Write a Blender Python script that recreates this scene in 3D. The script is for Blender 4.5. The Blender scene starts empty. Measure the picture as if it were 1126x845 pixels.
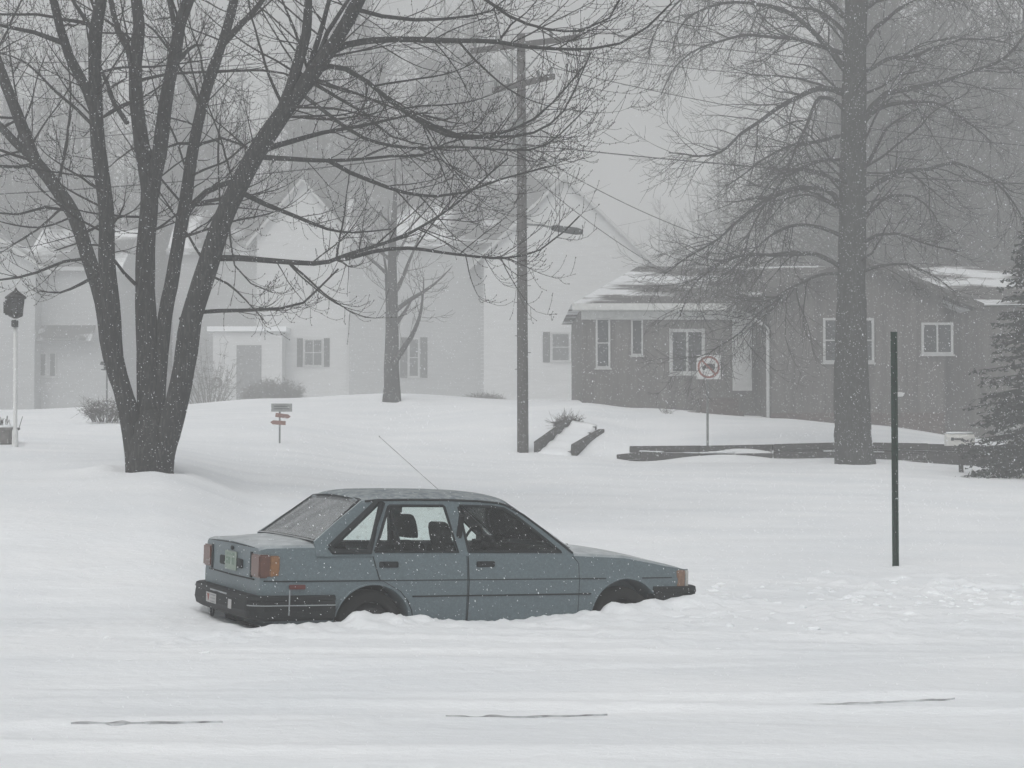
import bpy, bmesh, math, random
from math import radians as R, sin, cos, pi, sqrt, exp
from mathutils import Vector, Matrix, Euler, noise
from mathutils.geometry import tessellate_polygon

random.seed(11)
S = bpy.context.scene
COL = S.collection
F, CX, CY, YH, CAMZ = 1800.0, 563.0, 422.5, 470.0, 1.93
TH = math.atan((YH - CY) / F)
CT, ST = cos(TH), sin(TH)


def W(px, py, d):
    """point of the place seen at (px, py) of the survey picture, d metres in front"""
    dx, dy, dz = px - CX, F * CT + (py - CY) * ST, F * ST - (py - CY) * CT
    k = d / dy
    return Vector((dx * k, d, CAMZ + dz * k))


# ------------------------------------------------------------------ materials
def new_mat(name):
    m = bpy.data.materials.new(name)
    m.use_nodes = True
    nt = m.node_tree
    return m, nt, nt.nodes['Principled BSDF']


def mat(name, col, rough=.8, var=.25, scale=8.0, stretch=(1, 1, 1), bump=0.0, bscale=30.0, spec=.3, metal=0.0, col2=None, detail=4):
    m, nt, b = new_mat(name)
    N, L = nt.nodes, nt.links
    tc = N.new('ShaderNodeTexCoord')
    mp = N.new('ShaderNodeMapping')
    mp.inputs['Scale'].default_value = stretch
    L.new(tc.outputs['Object'], mp.inputs['Vector'])
    nz = N.new('ShaderNodeTexNoise')
    nz.inputs['Scale'].default_value = scale
    nz.inputs['Detail'].default_value = detail
    L.new(mp.outputs[0], nz.inputs['Vector'])
    cr = N.new('ShaderNodeValToRGB')
    cr.color_ramp.elements[0].position = .3
    cr.color_ramp.elements[1].position = .7
    c2 = col2 or tuple(min(1, c * (1 + var)) for c in col)
    cr.color_ramp.elements[0].color = (*[c * (1 - var) for c in col], 1) if not col2 else (*col, 1)
    cr.color_ramp.elements[1].color = (*c2, 1)
    L.new(nz.outputs['Fac'], cr.inputs[0])
    L.new(cr.outputs[0], b.inputs['Base Color'])
    b.inputs['Roughness'].default_value = rough
    b.inputs['Specular IOR Level'].default_value = spec
    b.inputs['Metallic'].default_value = metal
    if bump:
        n2 = N.new('ShaderNodeTexNoise')
        n2.inputs['Scale'].default_value = bscale
        n2.inputs['Detail'].default_value = 5
        L.new(mp.outputs[0], n2.inputs['Vector'])
        bp = N.new('ShaderNodeBump')
        bp.inputs['Strength'].default_value = bump
        bp.inputs['Distance'].default_value = .02
        L.new(n2.outputs['Fac'], bp.inputs['Height'])
        L.new(bp.outputs[0], b.inputs['Normal'])
    return m


def patch_mat(name, col, snow, scale, stretch, lo, hi, rough=.85, rot=0.0, dust=0.0):
    """a surface partly covered by lying snow, in irregular patches"""
    m, nt, b = new_mat(name)
    N, L = nt.nodes, nt.links
    tc = N.new('ShaderNodeTexCoord')
    mp = N.new('ShaderNodeMapping')
    mp.inputs['Scale'].default_value = stretch
    mp.inputs['Rotation'].default_value = (0, 0, rot)
    L.new(tc.outputs['Object'], mp.inputs['Vector'])
    nz = N.new('ShaderNodeTexNoise')
    nz.inputs['Scale'].default_value = scale
    nz.inputs['Detail'].default_value = 6
    nz.inputs['Roughness'].default_value = .6
    L.new(mp.outputs[0], nz.inputs['Vector'])
    cr = N.new('ShaderNodeValToRGB')
    cr.color_ramp.elements[0].position = lo
    cr.color_ramp.elements[1].position = hi
    cr.color_ramp.elements[0].color = (*col, 1)
    cr.color_ramp.elements[1].color = (*snow, 1)
    L.new(nz.outputs['Fac'], cr.inputs[0])
    n3 = N.new('ShaderNodeTexNoise')
    n3.inputs['Scale'].default_value = 40
    L.new(tc.outputs['Object'], n3.inputs['Vector'])
    mx = N.new('ShaderNodeMix')
    mx.data_type = 'RGBA'
    mx.blend_type = 'MULTIPLY'
    mx.inputs[0].default_value = .35
    L.new(cr.outputs[0], mx.inputs[6])
    L.new(n3.outputs['Fac'], mx.inputs[7])
    out = mx.outputs[2]
    if dust:
        ge = N.new('ShaderNodeNewGeometry')
        sx = N.new('ShaderNodeSeparateXYZ')
        L.new(ge.outputs['Normal'], sx.inputs[0])
        mr = N.new('ShaderNodeMapRange')
        mr.inputs[1].default_value = .5
        mr.inputs[2].default_value = .98
        mr.inputs[4].default_value = dust
        L.new(sx.outputs['Z'], mr.inputs[0])
        n4 = N.new('ShaderNodeTexNoise')
        n4.inputs['Scale'].default_value = 7
        n4.inputs['Detail'].default_value = 6
        L.new(tc.outputs['Object'], n4.inputs['Vector'])
        mu = N.new('ShaderNodeMath')
        mu.operation = 'MULTIPLY'
        L.new(mr.outputs[0], mu.inputs[0])
        L.new(n4.outputs['Fac'], mu.inputs[1])
        m3 = N.new('ShaderNodeMix')
        m3.data_type = 'RGBA'
        L.new(mu.outputs[0], m3.inputs[0])
        L.new(out, m3.inputs[6])
        m3.inputs[7].default_value = (.74, .77, .79, 1)
        out = m3.outputs[2]
    L.new(out, b.inputs['Base Color'])
    b.inputs['Roughness'].default_value = rough
    b.inputs['Specular IOR Level'].default_value = .2
    return m


def glass_mat(name, tint, gloss=.25, rough=.05, frost=.3, film_sheen=0.0):
    m, nt, b = new_mat(name)
    N, L = nt.nodes, nt.links
    N.remove(b)
    tr = N.new('ShaderNodeBsdfTransparent')
    tr.inputs[0].default_value = (*tint, 1)
    gl = N.new('ShaderNodeBsdfGlossy')
    gl.inputs['Roughness'].default_value = rough
    lw = N.new('ShaderNodeLayerWeight')
    lw.inputs['Blend'].default_value = gloss
    # frost and melted-snow film; on the rear pane also a painted sky reflection
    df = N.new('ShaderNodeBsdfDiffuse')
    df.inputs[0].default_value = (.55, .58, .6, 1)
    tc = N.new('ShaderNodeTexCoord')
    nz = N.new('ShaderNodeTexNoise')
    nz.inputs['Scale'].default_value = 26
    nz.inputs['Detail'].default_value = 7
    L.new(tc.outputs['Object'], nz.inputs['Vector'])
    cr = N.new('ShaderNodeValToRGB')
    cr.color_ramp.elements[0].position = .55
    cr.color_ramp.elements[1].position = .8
    cr.color_ramp.elements[0].color = (film_sheen, film_sheen, film_sheen, 1)
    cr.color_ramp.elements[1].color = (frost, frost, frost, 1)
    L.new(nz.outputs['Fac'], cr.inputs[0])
    mx = N.new('ShaderNodeMixShader')
    L.new(lw.outputs['Fresnel'], mx.inputs[0])
    L.new(tr.outputs[0], mx.inputs[1])
    L.new(gl.outputs[0], mx.inputs[2])
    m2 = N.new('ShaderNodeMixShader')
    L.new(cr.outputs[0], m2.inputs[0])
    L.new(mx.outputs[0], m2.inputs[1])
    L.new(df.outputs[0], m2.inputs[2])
    L.new(m2.outputs[0], N['Material Output'].inputs['Surface'])
    return m


def snow_mat():
    m, nt, b = new_mat('snow')
    N, L = nt.nodes, nt.links
    tc = N.new('ShaderNodeTexCoord')
    nz = N.new('ShaderNodeTexNoise')
    nz.inputs['Scale'].default_value = .7
    nz.inputs['Detail'].default_value = 6
    mp = N.new('ShaderNodeMapping')
    mp.inputs['Scale'].default_value = (.6, 1.15, 1)
    L.new(tc.outputs['Object'], mp.inputs['Vector'])
    L.new(mp.outputs[0], nz.inputs['Vector'])
    cr = N.new('ShaderNodeValToRGB')
    cr.color_ramp.elements[0].position = .3
    cr.color_ramp.elements[1].position = .7
    cr.color_ramp.elements[0].color = (.76, .79, .82, 1)
    cr.color_ramp.elements[1].color = (.85, .87, .89, 1)
    L.new(nz.outputs['Fac'], cr.inputs[0])
    L.new(cr.outputs[0], b.inputs['Base Color'])
    b.inputs['Roughness'].default_value = .75
    b.inputs['Specular IOR Level'].default_value = .2
    n2 = N.new('ShaderNodeTexNoise')
    n2.inputs['Scale'].default_value = 12
    n2.inputs['Detail'].default_value = 8
    n2.inputs['Roughness'].default_value = .65
    L.new(mp.outputs[0], n2.inputs['Vector'])
    bp = N.new('ShaderNodeBump')
    bp.inputs['Strength'].default_value = .35
    bp.inputs['Distance'].default_value = .05
    L.new(n2.outputs['Fac'], bp.inputs['Height'])
    L.new(bp.outputs[0], b.inputs['Normal'])
    return m


M = dict(
    snow=snow_mat(),
    flake=mat('snow_flake', (.85, .87, .9), .7, .03),
    bark=patch_mat('maple_bark', (.026, .026, .025), (.135, .14, .14), 5, (8, 8, 1.1), .50, .80, .95),
    bark2=patch_mat('oak_bark', (.034, .035, .034), (.13, .135, .135), 5, (6, 6, 1.0), .50, .80, .95),
    twig=mat('twig_bark', (.022, .020, .019), .95, .2),
    twig2=mat('oak_twig', (.030, .030, .029), .95, .2),
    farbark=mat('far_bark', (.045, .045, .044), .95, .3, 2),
    needle=mat('needles', (.014, .021, .018), .9, .45, 3),
    bushleaf=mat('bush_twigs', (.055, .05, .045), .95, .4, 6),
    pole=mat('weathered_pole', (.055, .052, .05), .95, .35, 3, (6, 6, .6), .5, 12),
    wire=mat('wire', (.03, .03, .03), .7, .1),
    greenpost=mat('green_steel', (.006, .026, .017), .55, .5, 14, (1, 1, 3)),
    steel=mat('galvanised', (.16, .17, .17), .5, .2, 12, metal=.4),
    white=mat('white_paint', (.60, .61, .61), .6, .06),
    trim=mat('weathered_white_trim', (.40, .41, .41), .7, .1),
    fascia=mat('dull_white_trim', (.52, .53, .52), .7, .1),
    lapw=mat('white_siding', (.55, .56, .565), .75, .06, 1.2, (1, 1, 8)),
    lapg=mat('grey_shaded_siding', (.36, .37, .375), .75, .08, 1.2, (1, 1, 8)),  # grey siding; on white house wings their shade is put into the colour
    board=mat('brown_board_siding', (.112, .107, .103), .9, .25, 2.2, (2.2, 2.2, .18), .4, 10),
    brick=mat('dull_brick', (.095, .078, .072), .9, .3, 9, (1, 1, 2)),
    roofb=patch_mat('bungalow_shingles', (.085, .082, .08), (.74, .76, .78), .42, (.55, 1.5, 1.5), .505, .58, rot=.35),
    roofw=patch_mat('house_shingles', (.085, .087, .088), (.8, .82, .84), .23, (1, 1, 1), .50, .58),
    roofd=mat('dark_roof_edge', (.07, .068, .066), .9, .25, 6),
    shutter=mat('dark_shutter', (.045, .05, .052), .8, .2),
    pane=mat('house_glass', (.045, .05, .053), .25, .5, 1.2, spec=.25),
    door=mat('pale_door', (.50, .51, .51), .6, .08),
    ddoor=mat('grey_door', (.16, .165, .17), .6, .1),
    timber=mat('wet_timber', (.034, .032, .031), .95, .45, 3, (.7, 4, 4), .5, 14),
    lantern=mat('black_lantern', (.012, .012, .012), .5, .2),
    red=mat('sign_red', (.24, .075, .055), .6, .15),
    orange=mat('faded_arrow_red', (.20, .11, .09), .7, .2),
    black=mat('sign_black', (.02, .02, .022), .6, .1),
    signgrey=mat('grey_sign', (.25, .26, .26), .7, .15),
    box=mat('mailbox_white', (.6, .6, .58), .6, .08),
    stone=mat('stone', (.16, .155, .15), .9, .3, 8),
    slush=mat('bare_asphalt', (.22, .225, .23), .8, .6, 9, (1, 3, 1), .6, 50, col2=(.62, .64, .66)),
    # car
    paint=patch_mat('blue_grey_paint', (.128, .168, .186), (.24, .27, .285), 100, (1, 1, 1), .52, .82, .38, dust=1.0),
    roofpaint=patch_mat('frosted_paint', (.15, .185, .205), (.50, .53, .54), 14, (1, 1, 1), .35, .8, .55),
    rubber=patch_mat('black_bumper', (.011, .013, .014), (.11, .12, .125), 60, (1, 1, 1), .60, .80, .6),
    gap=mat('door_gap', (.012, .015, .017), .8, .1),
    tyre=mat('tyre', (.009, .009, .009), .9, .2),
    dark=mat('wheel_well_black', (.012, .012, .012), .95, .2),
    rim=mat('wheel_rim', (.03, .03, .032), .5, .2, metal=.5),
    seat=mat('seat_cloth', (.014, .016, .018), .9, .2),
    glass=glass_mat('car_glass', (.92, .95, .94), .15, .05, .10, .0),
    rglass=glass_mat('rear_glass', (.94, .96, .95), .55, .08, .55, .27),  # even pale film stands in for sky reflected in the pane
    tail=mat('tail_red', (.095, .038, .024), .3, .2, 30, spec=.5),
    amber=mat('amber_lens', (.21, .098, .035), .3, .2, 30, spec=.5),
    turn=mat('turn_lens', (.20, .12, .08), .3, .2, 30, spec=.5),
    lamp=mat('clear_lens', (.42, .42, .40), .2, .1, spec=.5),
    markred=mat('side_marker_red', (.10, .022, .018), .35, .2),
    plate=mat('plate_green_white', (.21, .26, .22), .5, .1),
    plateink=mat('plate_ink', (.16, .22, .18), .5, .1),
    sticker=mat('sticker_white', (.34, .34, .34), .5, .1),
    chrome=mat('chrome', (.45, .46, .46), .25, .1, metal=.9),
    greyline=mat('pale_bumper_line', (.26, .28, .29), .5, .1),
)


# ------------------------------------------------------------------ mesh helpers
class MB:
    def __init__(s):
        s.v, s.f, s.m = [], [], None

    def add(s, vs, fs):
        o = len(s.v)
        s.v += [tuple(p) for p in vs]
        s.f += [tuple(i + o for i in f) for f in fs]

    def box(s, c, size, rot=None, bev=0.0):
        x, y, z = [a / 2 for a in size]
        if bev <= 0:
            vs = [Vector((i * x, j * y, k * z)) for i in (-1, 1) for j in (-1, 1) for k in (-1, 1)]
            fs = [(0, 1, 3, 2), (4, 6, 7, 5), (0, 4, 5, 1), (2, 3, 7, 6), (0, 2, 6, 4), (1, 5, 7, 3)]
        else:
            b = bmesh.new()
            bmesh.ops.create_cube(b, size=2)
            for q in b.verts:
                q.co = Vector((q.co.x * x, q.co.y * y, q.co.z * z))
            bmesh.ops.bevel(b, geom=b.edges[:], offset=bev, segments=2, affect='EDGES')
            b.verts.index_update()
            vs = [q.co.copy() for q in b.verts]
            fs = [[q.index for q in f.verts] for f in b.faces]
            b.free()
        if rot is not None:
            m = Euler(rot).to_matrix() if not isinstance(rot, Matrix) else rot
            vs = [m @ v for v in vs]
        c = Vector(c)
        s.add([v + c for v in vs], fs)

    def bx(s, x0, x1, y0, y1, z0, z1):
        s.box(((x0 + x1) / 2, (y0 + y1) / 2, (z0 + z1) / 2), (abs(x1 - x0), abs(y1 - y0), abs(z1 - z0)))

    def tube(s, pts, rad, n=6, cap=True, rough=0.0):
        if len(pts) < 2:
            return
        o = len(s.v)
        up = Vector((.31, .23, .92))
        k = len(pts)
        for i in range(k):
            t = pts[min(i + 1, k - 1)] - pts[max(i - 1, 0)]
            if t.length < 1e-9:
                t = Vector((0, 0, 1))
            t.normalize()
            a = t.cross(up)
            if a.length < .05:
                a = t.cross(Vector((1, 0, 0)))
            a.normalize()
            b = t.cross(a)
            r = rad[i] if not isinstance(rad, (int, float)) else rad
            p = pts[i]
            for j in range(n):
                an = 2 * pi * j / n
                rr_ = r * (1 + rough * (noise.noise(Vector((cos(an) * 2.6, sin(an) * 2.6, i * .33 + pts[0].x))) + .6 * noise.noise(Vector((cos(an) * 6, sin(an) * 6, i * .8))))) if rough else r
                q = p + (a * cos(an) + b * sin(an)) * rr_
                s.v.append((q.x, q.y, q.z))
        for i in range(k - 1):
            for j in range(n):
                j2 = (j + 1) % n
                s.f.append((o + i * n + j, o + i * n + j2, o + (i + 1) * n + j2, o + (i + 1) * n + j))
        if cap:
            s.f.append(tuple(o + j for j in reversed(range(n))))
            s.f.append(tuple(o + (k - 1) * n + j for j in range(n)))

    def bead(s, p, r, h=1.0):
        s.add([p + Vector(q) for q in ((r, 0, 0), (-r * .5, r * .87, 0), (-r * .5, -r * .87, 0), (0, 0, r * h), (0, 0, -r * h))],
              [(0, 1, 3), (1, 2, 3), (2, 0, 3), (1, 0, 4), (2, 1, 4), (0, 2, 4)])

    def prism(s, loops, fn, depth):
        """closed plate: loops = [outer, hole...] of 2D points; fn(a, b, t) -> 3D with t = 0 front, 1 back"""
        flat = [p for l in loops for p in l]
        tris = tessellate_polygon([[Vector((a, b, 0)) for a, b in l] for l in loops])
        n = len(flat)
        vs = [fn(a, b, 0) for a, b in flat] + [fn(a, b, depth) for a, b in flat]
        fs = []
        for t in tris:
            fs.append(tuple(t))
            fs.append(tuple(i + n for i in reversed(t)))
        o = 0
        for l in loops:
            k = len(l)
            for i in range(k):
                j = (i + 1) % k
                fs.append((o + i, o + j, o + j + n, o + i + n))
            o += k
        s.add(vs, fs)

    def ellipsoid(s, c, r, nu=10, nv=7, rot=None):
        vs, fs = [], []
        for i in range(nv + 1):
            th = pi * i / nv
            for j in range(nu):
                ph = 2 * pi * j / nu
                vs.append(Vector((r[0] * sin(th) * cos(ph), r[1] * sin(th) * sin(ph), r[2] * cos(th))))
        for i in range(nv):
            for j in range(nu):
                j2 = (j + 1) % nu
                fs.append((i * nu + j, (i + 1) * nu + j, (i + 1) * nu + j2, i * nu + j2))
        if rot:
            m = Euler(rot).to_matrix()
            vs = [m @ v for v in vs]
        s.add([v + Vector(c) for v in vs], fs)

    def build(s, name, material, parent=None, smooth=False, local=False, recalc=True):
        vs = s.v
        if parent is not None and not local:
            inv = parent.matrix_basis.inverted() if parent.parent is None else parent.parent.matrix_basis.inverted()
            vs = [inv @ Vector(p) for p in vs]
        me = bpy.data.meshes.new(name)
        me.from_pydata(vs, [], s.f)
        if recalc and len(s.f) < 60000:
            b = bmesh.new()
            b.from_mesh(me)
            bmesh.ops.recalc_face_normals(b, faces=b.faces)
            b.to_mesh(me)
            b.free()
        me.materials.append(material)
        if smooth:
            me.polygons.foreach_set('use_smooth', [True] * len(me.polygons))
        me.update()
        o = bpy.data.objects.new(name, me)
        COL.objects.link(o)
        if parent is not None:
            o.parent = parent
        return o


def tag(o, label=None, cat=None, group=None, kind=None):
    if label:
        o['label'] = label
    if cat:
        o['category'] = cat
    if group:
        o['group'] = group
    if kind:
        o['kind'] = kind
    return o


def thing(name, label, cat, loc, rot=(0, 0, 0), group=None):
    o = bpy.data.objects.new(name, None)
    COL.objects.link(o)
    o.location = loc
    o.rotation_euler = rot
    o.matrix_basis = Matrix.LocRotScale(Vector(loc), Euler(rot), None)
    o.empty_display_size = .3
    return tag(o, label, cat, group)


def children(o):
    return [c for c in COL.objects if c.parent == o]


def copy_tree(o, parent=None):
    c = o.copy()
    COL.objects.link(c)
    if parent is not None:
        c.parent = parent
    for ch in children(o):
        copy_tree(ch, c)
    return c


# ------------------------------------------------------------------ car pose
CARM = Matrix.LocRotScale(Vector((-1.52, 14.19, 0)), Euler((R(-.2), R(1.9), R(26.9))), None)
CARI = CARM.inverted()


def on_car_side(px, py, Y):
    o = CARI @ Vector((0, 0, CAMZ))
    d = CARI.to_3x3() @ (W(px, py, 10) - Vector((0, 0, CAMZ)))
    return CARM @ (o + d * ((Y - o.y) / d.y))


# ------------------------------------------------------------------ terrain
Z = 'z'
COLS = {
    -250: [(14.5, Z, .33), (18, 566), (22, 527), (29, 488), (40, 470), (55, 452), (64, 452)],
    0: [(14.5, Z, .33), (18, 567), (22, 530), (29, 490), (40, 472), (55, 453), (62, 453)],
    165: [(14.5, Z, .33), (18.5, 565), (23, 514), (30, 494), (38, 480), (50, 456), (58, 447), (64, 447)],
    300: [(15.5, Z, .34), (18.5, 594), (23, 548), (28, 520), (36, 486), (46, 461), (58, 439), (64, 438)],
    430: [(17, Z, .36), (22, 570), (28, 530), (40, 495), (50, 456), (56, 441), (60, 433), (66, 433)],
    575: [(18, Z, .36), (30, 528), (41, 501), (42.2, 488), (44, 468), (50, 446), (58, 440), (66, 440)],
    640: [(18, Z, .36), (30, 528), (41, 501), (42, 485), (44, 463), (49, 446), (51, 441), (56, 440), (66, 440)],
    700: [(18, Z, .36), (30, 530), (40.6, 506), (41.3, 493), (45.5, 462), (50.6, 447), (55, 446), (66, 440)],
    850: [(18, Z, .36), (30, 532), (39.2, 509), (40.0, 490), (45, 467), (49, 459), (56, 453), (66, 446)],
    940: [(18, Z, .36), (30, 534), (38, 511), (39.0, 511), (39.8, 488), (48.8, 466), (54, 460), (66, 450)],
    1110: [(18, Z, .36), (30, 540), (38.6, 517), (39.1, 516), (39.8, 491), (48, 486), (52, 483), (66, 460)],
    1500: [(18, Z, .36), (30, 540), (38.6, 517), (39.1, 516), (39.8, 493), (48, 488), (52, 485), (66, 465)],
}
CK = sorted(COLS)
CZ = {}
for k, l in COLS.items():
    pts = [(0.0, .28), (9.0, .29), (13.0, .31)]
    for e in l:
        pts.append((e[0], e[2]) if e[1] == Z else (e[0], CAMZ - (e[1] - YH) * e[0] / F))
    pts.append((120.0, pts[-1][1] + .8))
    pts.append((400.0, pts[-1][1] + 4))
    CZ[k] = pts


def colz(k, d):
    p = CZ[k]
    if d <= p[0][0]:
        return p[0][1]
    for (a, za), (b, zb) in zip(p, p[1:]):
        if d <= b:
            t = (d - a) / (b - a)
            return za + (zb - za) * t
    return p[-1][1]


def base_h(x, y):
    d = max(y, .5)
    px = CX + F * x / max(d, 6)
    px = min(max(px, CK[0]), CK[-1])
    for a, b in zip(CK, CK[1:]):
        if px <= b:
            break
    t = (px - a) / (b - a)
    t = t * t * (3 - 2 * t)

    def sm(k):
        if 36.5 < d < 46 and k > 600:
            return colz(k, d)
        w = .04 * d
        return (colz(k, d - w) + 2 * colz(k, d) + colz(k, d + w)) / 4
    return sm(a) * (1 - t) + sm(b) * t


CONTACT = [(214, 688), (240, 690), (262, 690), (285, 687), (297, 683), (308, 683.5), (318, 684.5), (330, 686), (350, 686), (366, 684), (376, 681), (383, 676.5), (392, 674), (400, 672.5),
           (412, 675), (426, 673.5), (440, 677), (452, 678.5), (458, 677), (466, 678), (474, 680.5), (490, 682.5), (515, 683.5), (540, 683),
           (565, 681), (582, 680), (590, 678), (602, 677.5), (618, 676.5), (634, 675.5), (638, 671), (644, 669.5), (648, 672.5), (656, 673.5), (664, 671), (667, 664), (672, 662), (680, 664),
           (692, 663.5), (702, 662), (708, 661), (714, 660.5), (724, 660), (734, 658.5), (745, 656), (757, 653.5), (772, 653)]
CW = [on_car_side(px, py, -.84) for px, py in CONTACT]
CL = [CARI @ p for p in CW]


FEET = [(W(164, 515, 23).x, 23.0, .36), (W(940, 511, 38).x, 38.0, .44), (W(985, 625, 18.3).x, 18.3, .10), (W(575, 500, 41).x, 41.0, .17), (W(16.5, 490, 29).x, 29.0, .10), (W(430, 443, 56).x, 56.0, .34)]


def terrain(x, y):
    h = base_h(x, y)
    p3 = Vector((x, y, 0))
    # wind drifts: long low ridges across the street, finer crust close by
    if y < 60:
        k = min(1, max(0, (60 - y) / 30))
        h += .020 * k * noise.noise(Vector((x * .22 + y * .05, y * .95, 3.1))) * 2
        h += .010 * k * noise.noise(Vector((x * .6, y * 2.4, 7.7)))
    if y < 24:
        q = noise.noise(Vector((x * .16, y * 1.7 + x * .12, 1.3)))
        h += .030 * max(0, 1 - abs(q) * 3.5) * min(1, max(0, (17 - y) / 5))
        lump = noise.fractal(Vector((x * 3.1, y * 3.1, 5)), 1, 2, 4)
        band = exp(-((y - 13.6 - .06 * x) / 1.5) ** 2)
        zone = .25 + .75 * max(0, min(1, noise.noise(Vector((x * .5, y * .8, 9))) * 2.2 + .4))
        band *= min(1, max(.30, (x + 2.2) / 3.5))
        band *= 1 - .85 * exp(-(((x - 1.3) / 1.3) ** 2 + ((y - 15.2) / .9) ** 2))
        h += .042 * lump * band * zone
        cl = noise.noise(Vector((x * 6.5, y * 5.0, 31)))
        h += .065 * max(0, cl - .36) * min(1, band * 1.5)
        c2 = noise.noise(Vector((x * 11, y * 9.0, 51)))
        h += .055 * max(0, c2 - .34) * min(1, band * 1.3)
        h += .004 * noise.noise(Vector((x * 9, y * 9, 2)))
        for r0, dp in ((9.37, .011), (10.85, .009)):   # half drifted-over wheel tracks along the street
            e = (y - r0 - .198 * x - .03 * noise.noise(Vector((x * .8, r0, 0)))) / .055
            fill = .45 + .55 * max(0, min(1, .5 + 1.4 * noise.noise(Vector((x * .7, r0, 4)))))
            h += fill * dp * (-exp(-e * e) + .55 * exp(-((e - 2.2) / 1.2) ** 2) + .5 * noise.noise(Vector((x * 7, y * 9, 3))) * exp(-((e - 2) / 1.3) ** 2))
        r2 = exp(-(((x - 4.6) / 2.2) ** 2 + ((y - 16.2) / 1.1) ** 2))
        h += .07 * r2 * max(0, noise.noise(Vector((x * 4.6, y * 4.0, 21))) * 1.8 + .2 * noise.noise(Vector((x * 12, y * 12, 5))))
    if y > 30:
        h += .05 * noise.noise(Vector((x * .15, y * .15, 4)))
    # snow driven up against the car
    if 11 < y < 18 and -5 < x < 4.5:
        l = CARI @ Vector((x, y, h))
        if CL[0].x - .4 < l.x < CL[-1].x + .5:
            for i in range(len(CL) - 1):
                if l.x <= CL[i + 1].x:
                    break
            t = min(1, max(0, (l.x - CL[i].x) / max(1e-4, CL[i + 1].x - CL[i].x)))
            cz = CW[i].z * (1 - t) + CW[i + 1].z * t
            ex = min(1, max(0, (l.x + 1.08) / .35)) * min(1, max(0, (CL[-1].x + .5 - l.x) / .5))
            dy = -.84 - l.y
            if dy >= 0:
                wgt = exp(-(dy / .30) ** 2) * ex
                j = .032 * noise.fractal(Vector((x * 6, y * 6, 8)), 1, 2, 4) * exp(-((dy - .2) / .35) ** 2)
                cz += .018 * noise.noise(Vector((l.x * 9, 3.3, 1))) + .016 * noise.noise(Vector((l.x * 24, 7.3, 1)))
                h = h * (1 - wgt) + cz * wgt + j
            elif l.y < .84:
                # in under the car: stay at the line against the side, then fall away below the floor
                cz += .018 * noise.noise(Vector((l.x * 9, 3.3, 1))) + .016 * noise.noise(Vector((l.x * 24, 7.3, 1)))
                inn = min(1, max(0, (l.y + .84) / .25))
                h = (cz * (1 - inn) + min(h, .24) * inn) * ex + h * (1 - ex)
    # wind hollows and little drifts round trunks and posts
    for fx, fy, fr in FEET:
        e = sqrt((x - fx) ** 2 + (y - fy) ** 2)
        if e < fr * 5:
            a = math.atan2(y - fy, x - fx)
            h += fr * (.17 * exp(-((e - fr * 1.9) / (fr * .8)) ** 2) * (.55 + .6 * noise.noise(Vector((cos(a) * 1.6 + fx, sin(a) * 1.6, 1)))) - .16 * exp(-((e - fr) / (fr * .45)) ** 2) + .10 * noise.noise(Vector((cos(a) * 5, sin(a) * 5, fx))) * exp(-((e - fr) / (fr * .6)) ** 2))
    return h


def make_ground():
    rows = [-100, -40, -15, -5, 0, 2, 4, 5, 5.6]
    y = 6.2
    while y < 19:
        rows.append(y)
        y += .045
    while y < 260:
        rows.append(y)
        y += max(.08, min(.004 * y, 8)) if y < 47 else .03 * y
    rows.append(262)
    inner = 330
    outer = [((i / 9) ** 2) for i in range(1, 10)]
    vs, fs = [], []
    ncol = inner + 1 + 18
    for yy in rows:
        e = .40 * max(yy, 4)
        xs = [-e - (262 - e) * o for o in reversed(outer)] + [e * (2 * i / inner - 1) for i in range(inner + 1)] + [e + (262 - e) * o for o in outer]
        for x in xs:
            vs.append((x, yy, terrain(x, yy)))
    for r in range(len(rows) - 1):
        for c in range(ncol - 1):
            a = r * ncol + c
            fs.append((a, a + 1, a + ncol + 1, a + ncol))
    m = MB()
    m.v, m.f = vs, fs
    o = m.build('snow_ground', M['snow'], smooth=True, recalc=False)
    tag(o, kind='structure')
    return o


make_ground()


# bare streaks of road showing through the snow
def slush(px0, px1, py0, py1, wpx):
    m = MB()
    n = 40
    up, lo = [], []
    for i in range(n + 1):
        t = i / n
        px = px0 + (px1 - px0) * t
        py = py0 + (py1 - py0) * t
        d = F * (CAMZ - .30) / (py - YH)
        p = W(px, py, d)
        w = wpx * (sin(pi * t) ** .6) * max(0, .35 + 1.5 * noise.noise(Vector((t * 8, px0, 0)))) * .5 * d / F * (d / 1.6) * .5
        x, y = p.x, p.y + .02 * noise.noise(Vector((t * 9, px0, 4)))
        for lst, s in ((up, 1), (lo, -1)):
            yy = y + s * (w + .001)
            lst.append(Vector((x, yy, terrain(x, yy) + .010)))
    vs = up + lo + [v - Vector((0, 0, .02)) for v in up + lo]
    k = n + 1
    fs = []
    for i in range(n):
        fs.append((i, i + 1, k + i + 1, k + i))
        fs.append((k + i, k + i + 1, 3 * k + i + 1, 3 * k + i))
        fs.append((i + 1, i, 2 * k + i, 2 * k + i + 1))
    m.add(vs, fs)
    tag(m.build('bare_road_streak', M['slush']), kind='structure')


slush(78, 245, 797.5, 796, 3.8)
slush(490, 668, 784, 781.5, 3.6)
slush(890, 1050, 772, 767.5, 3.6)


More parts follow.
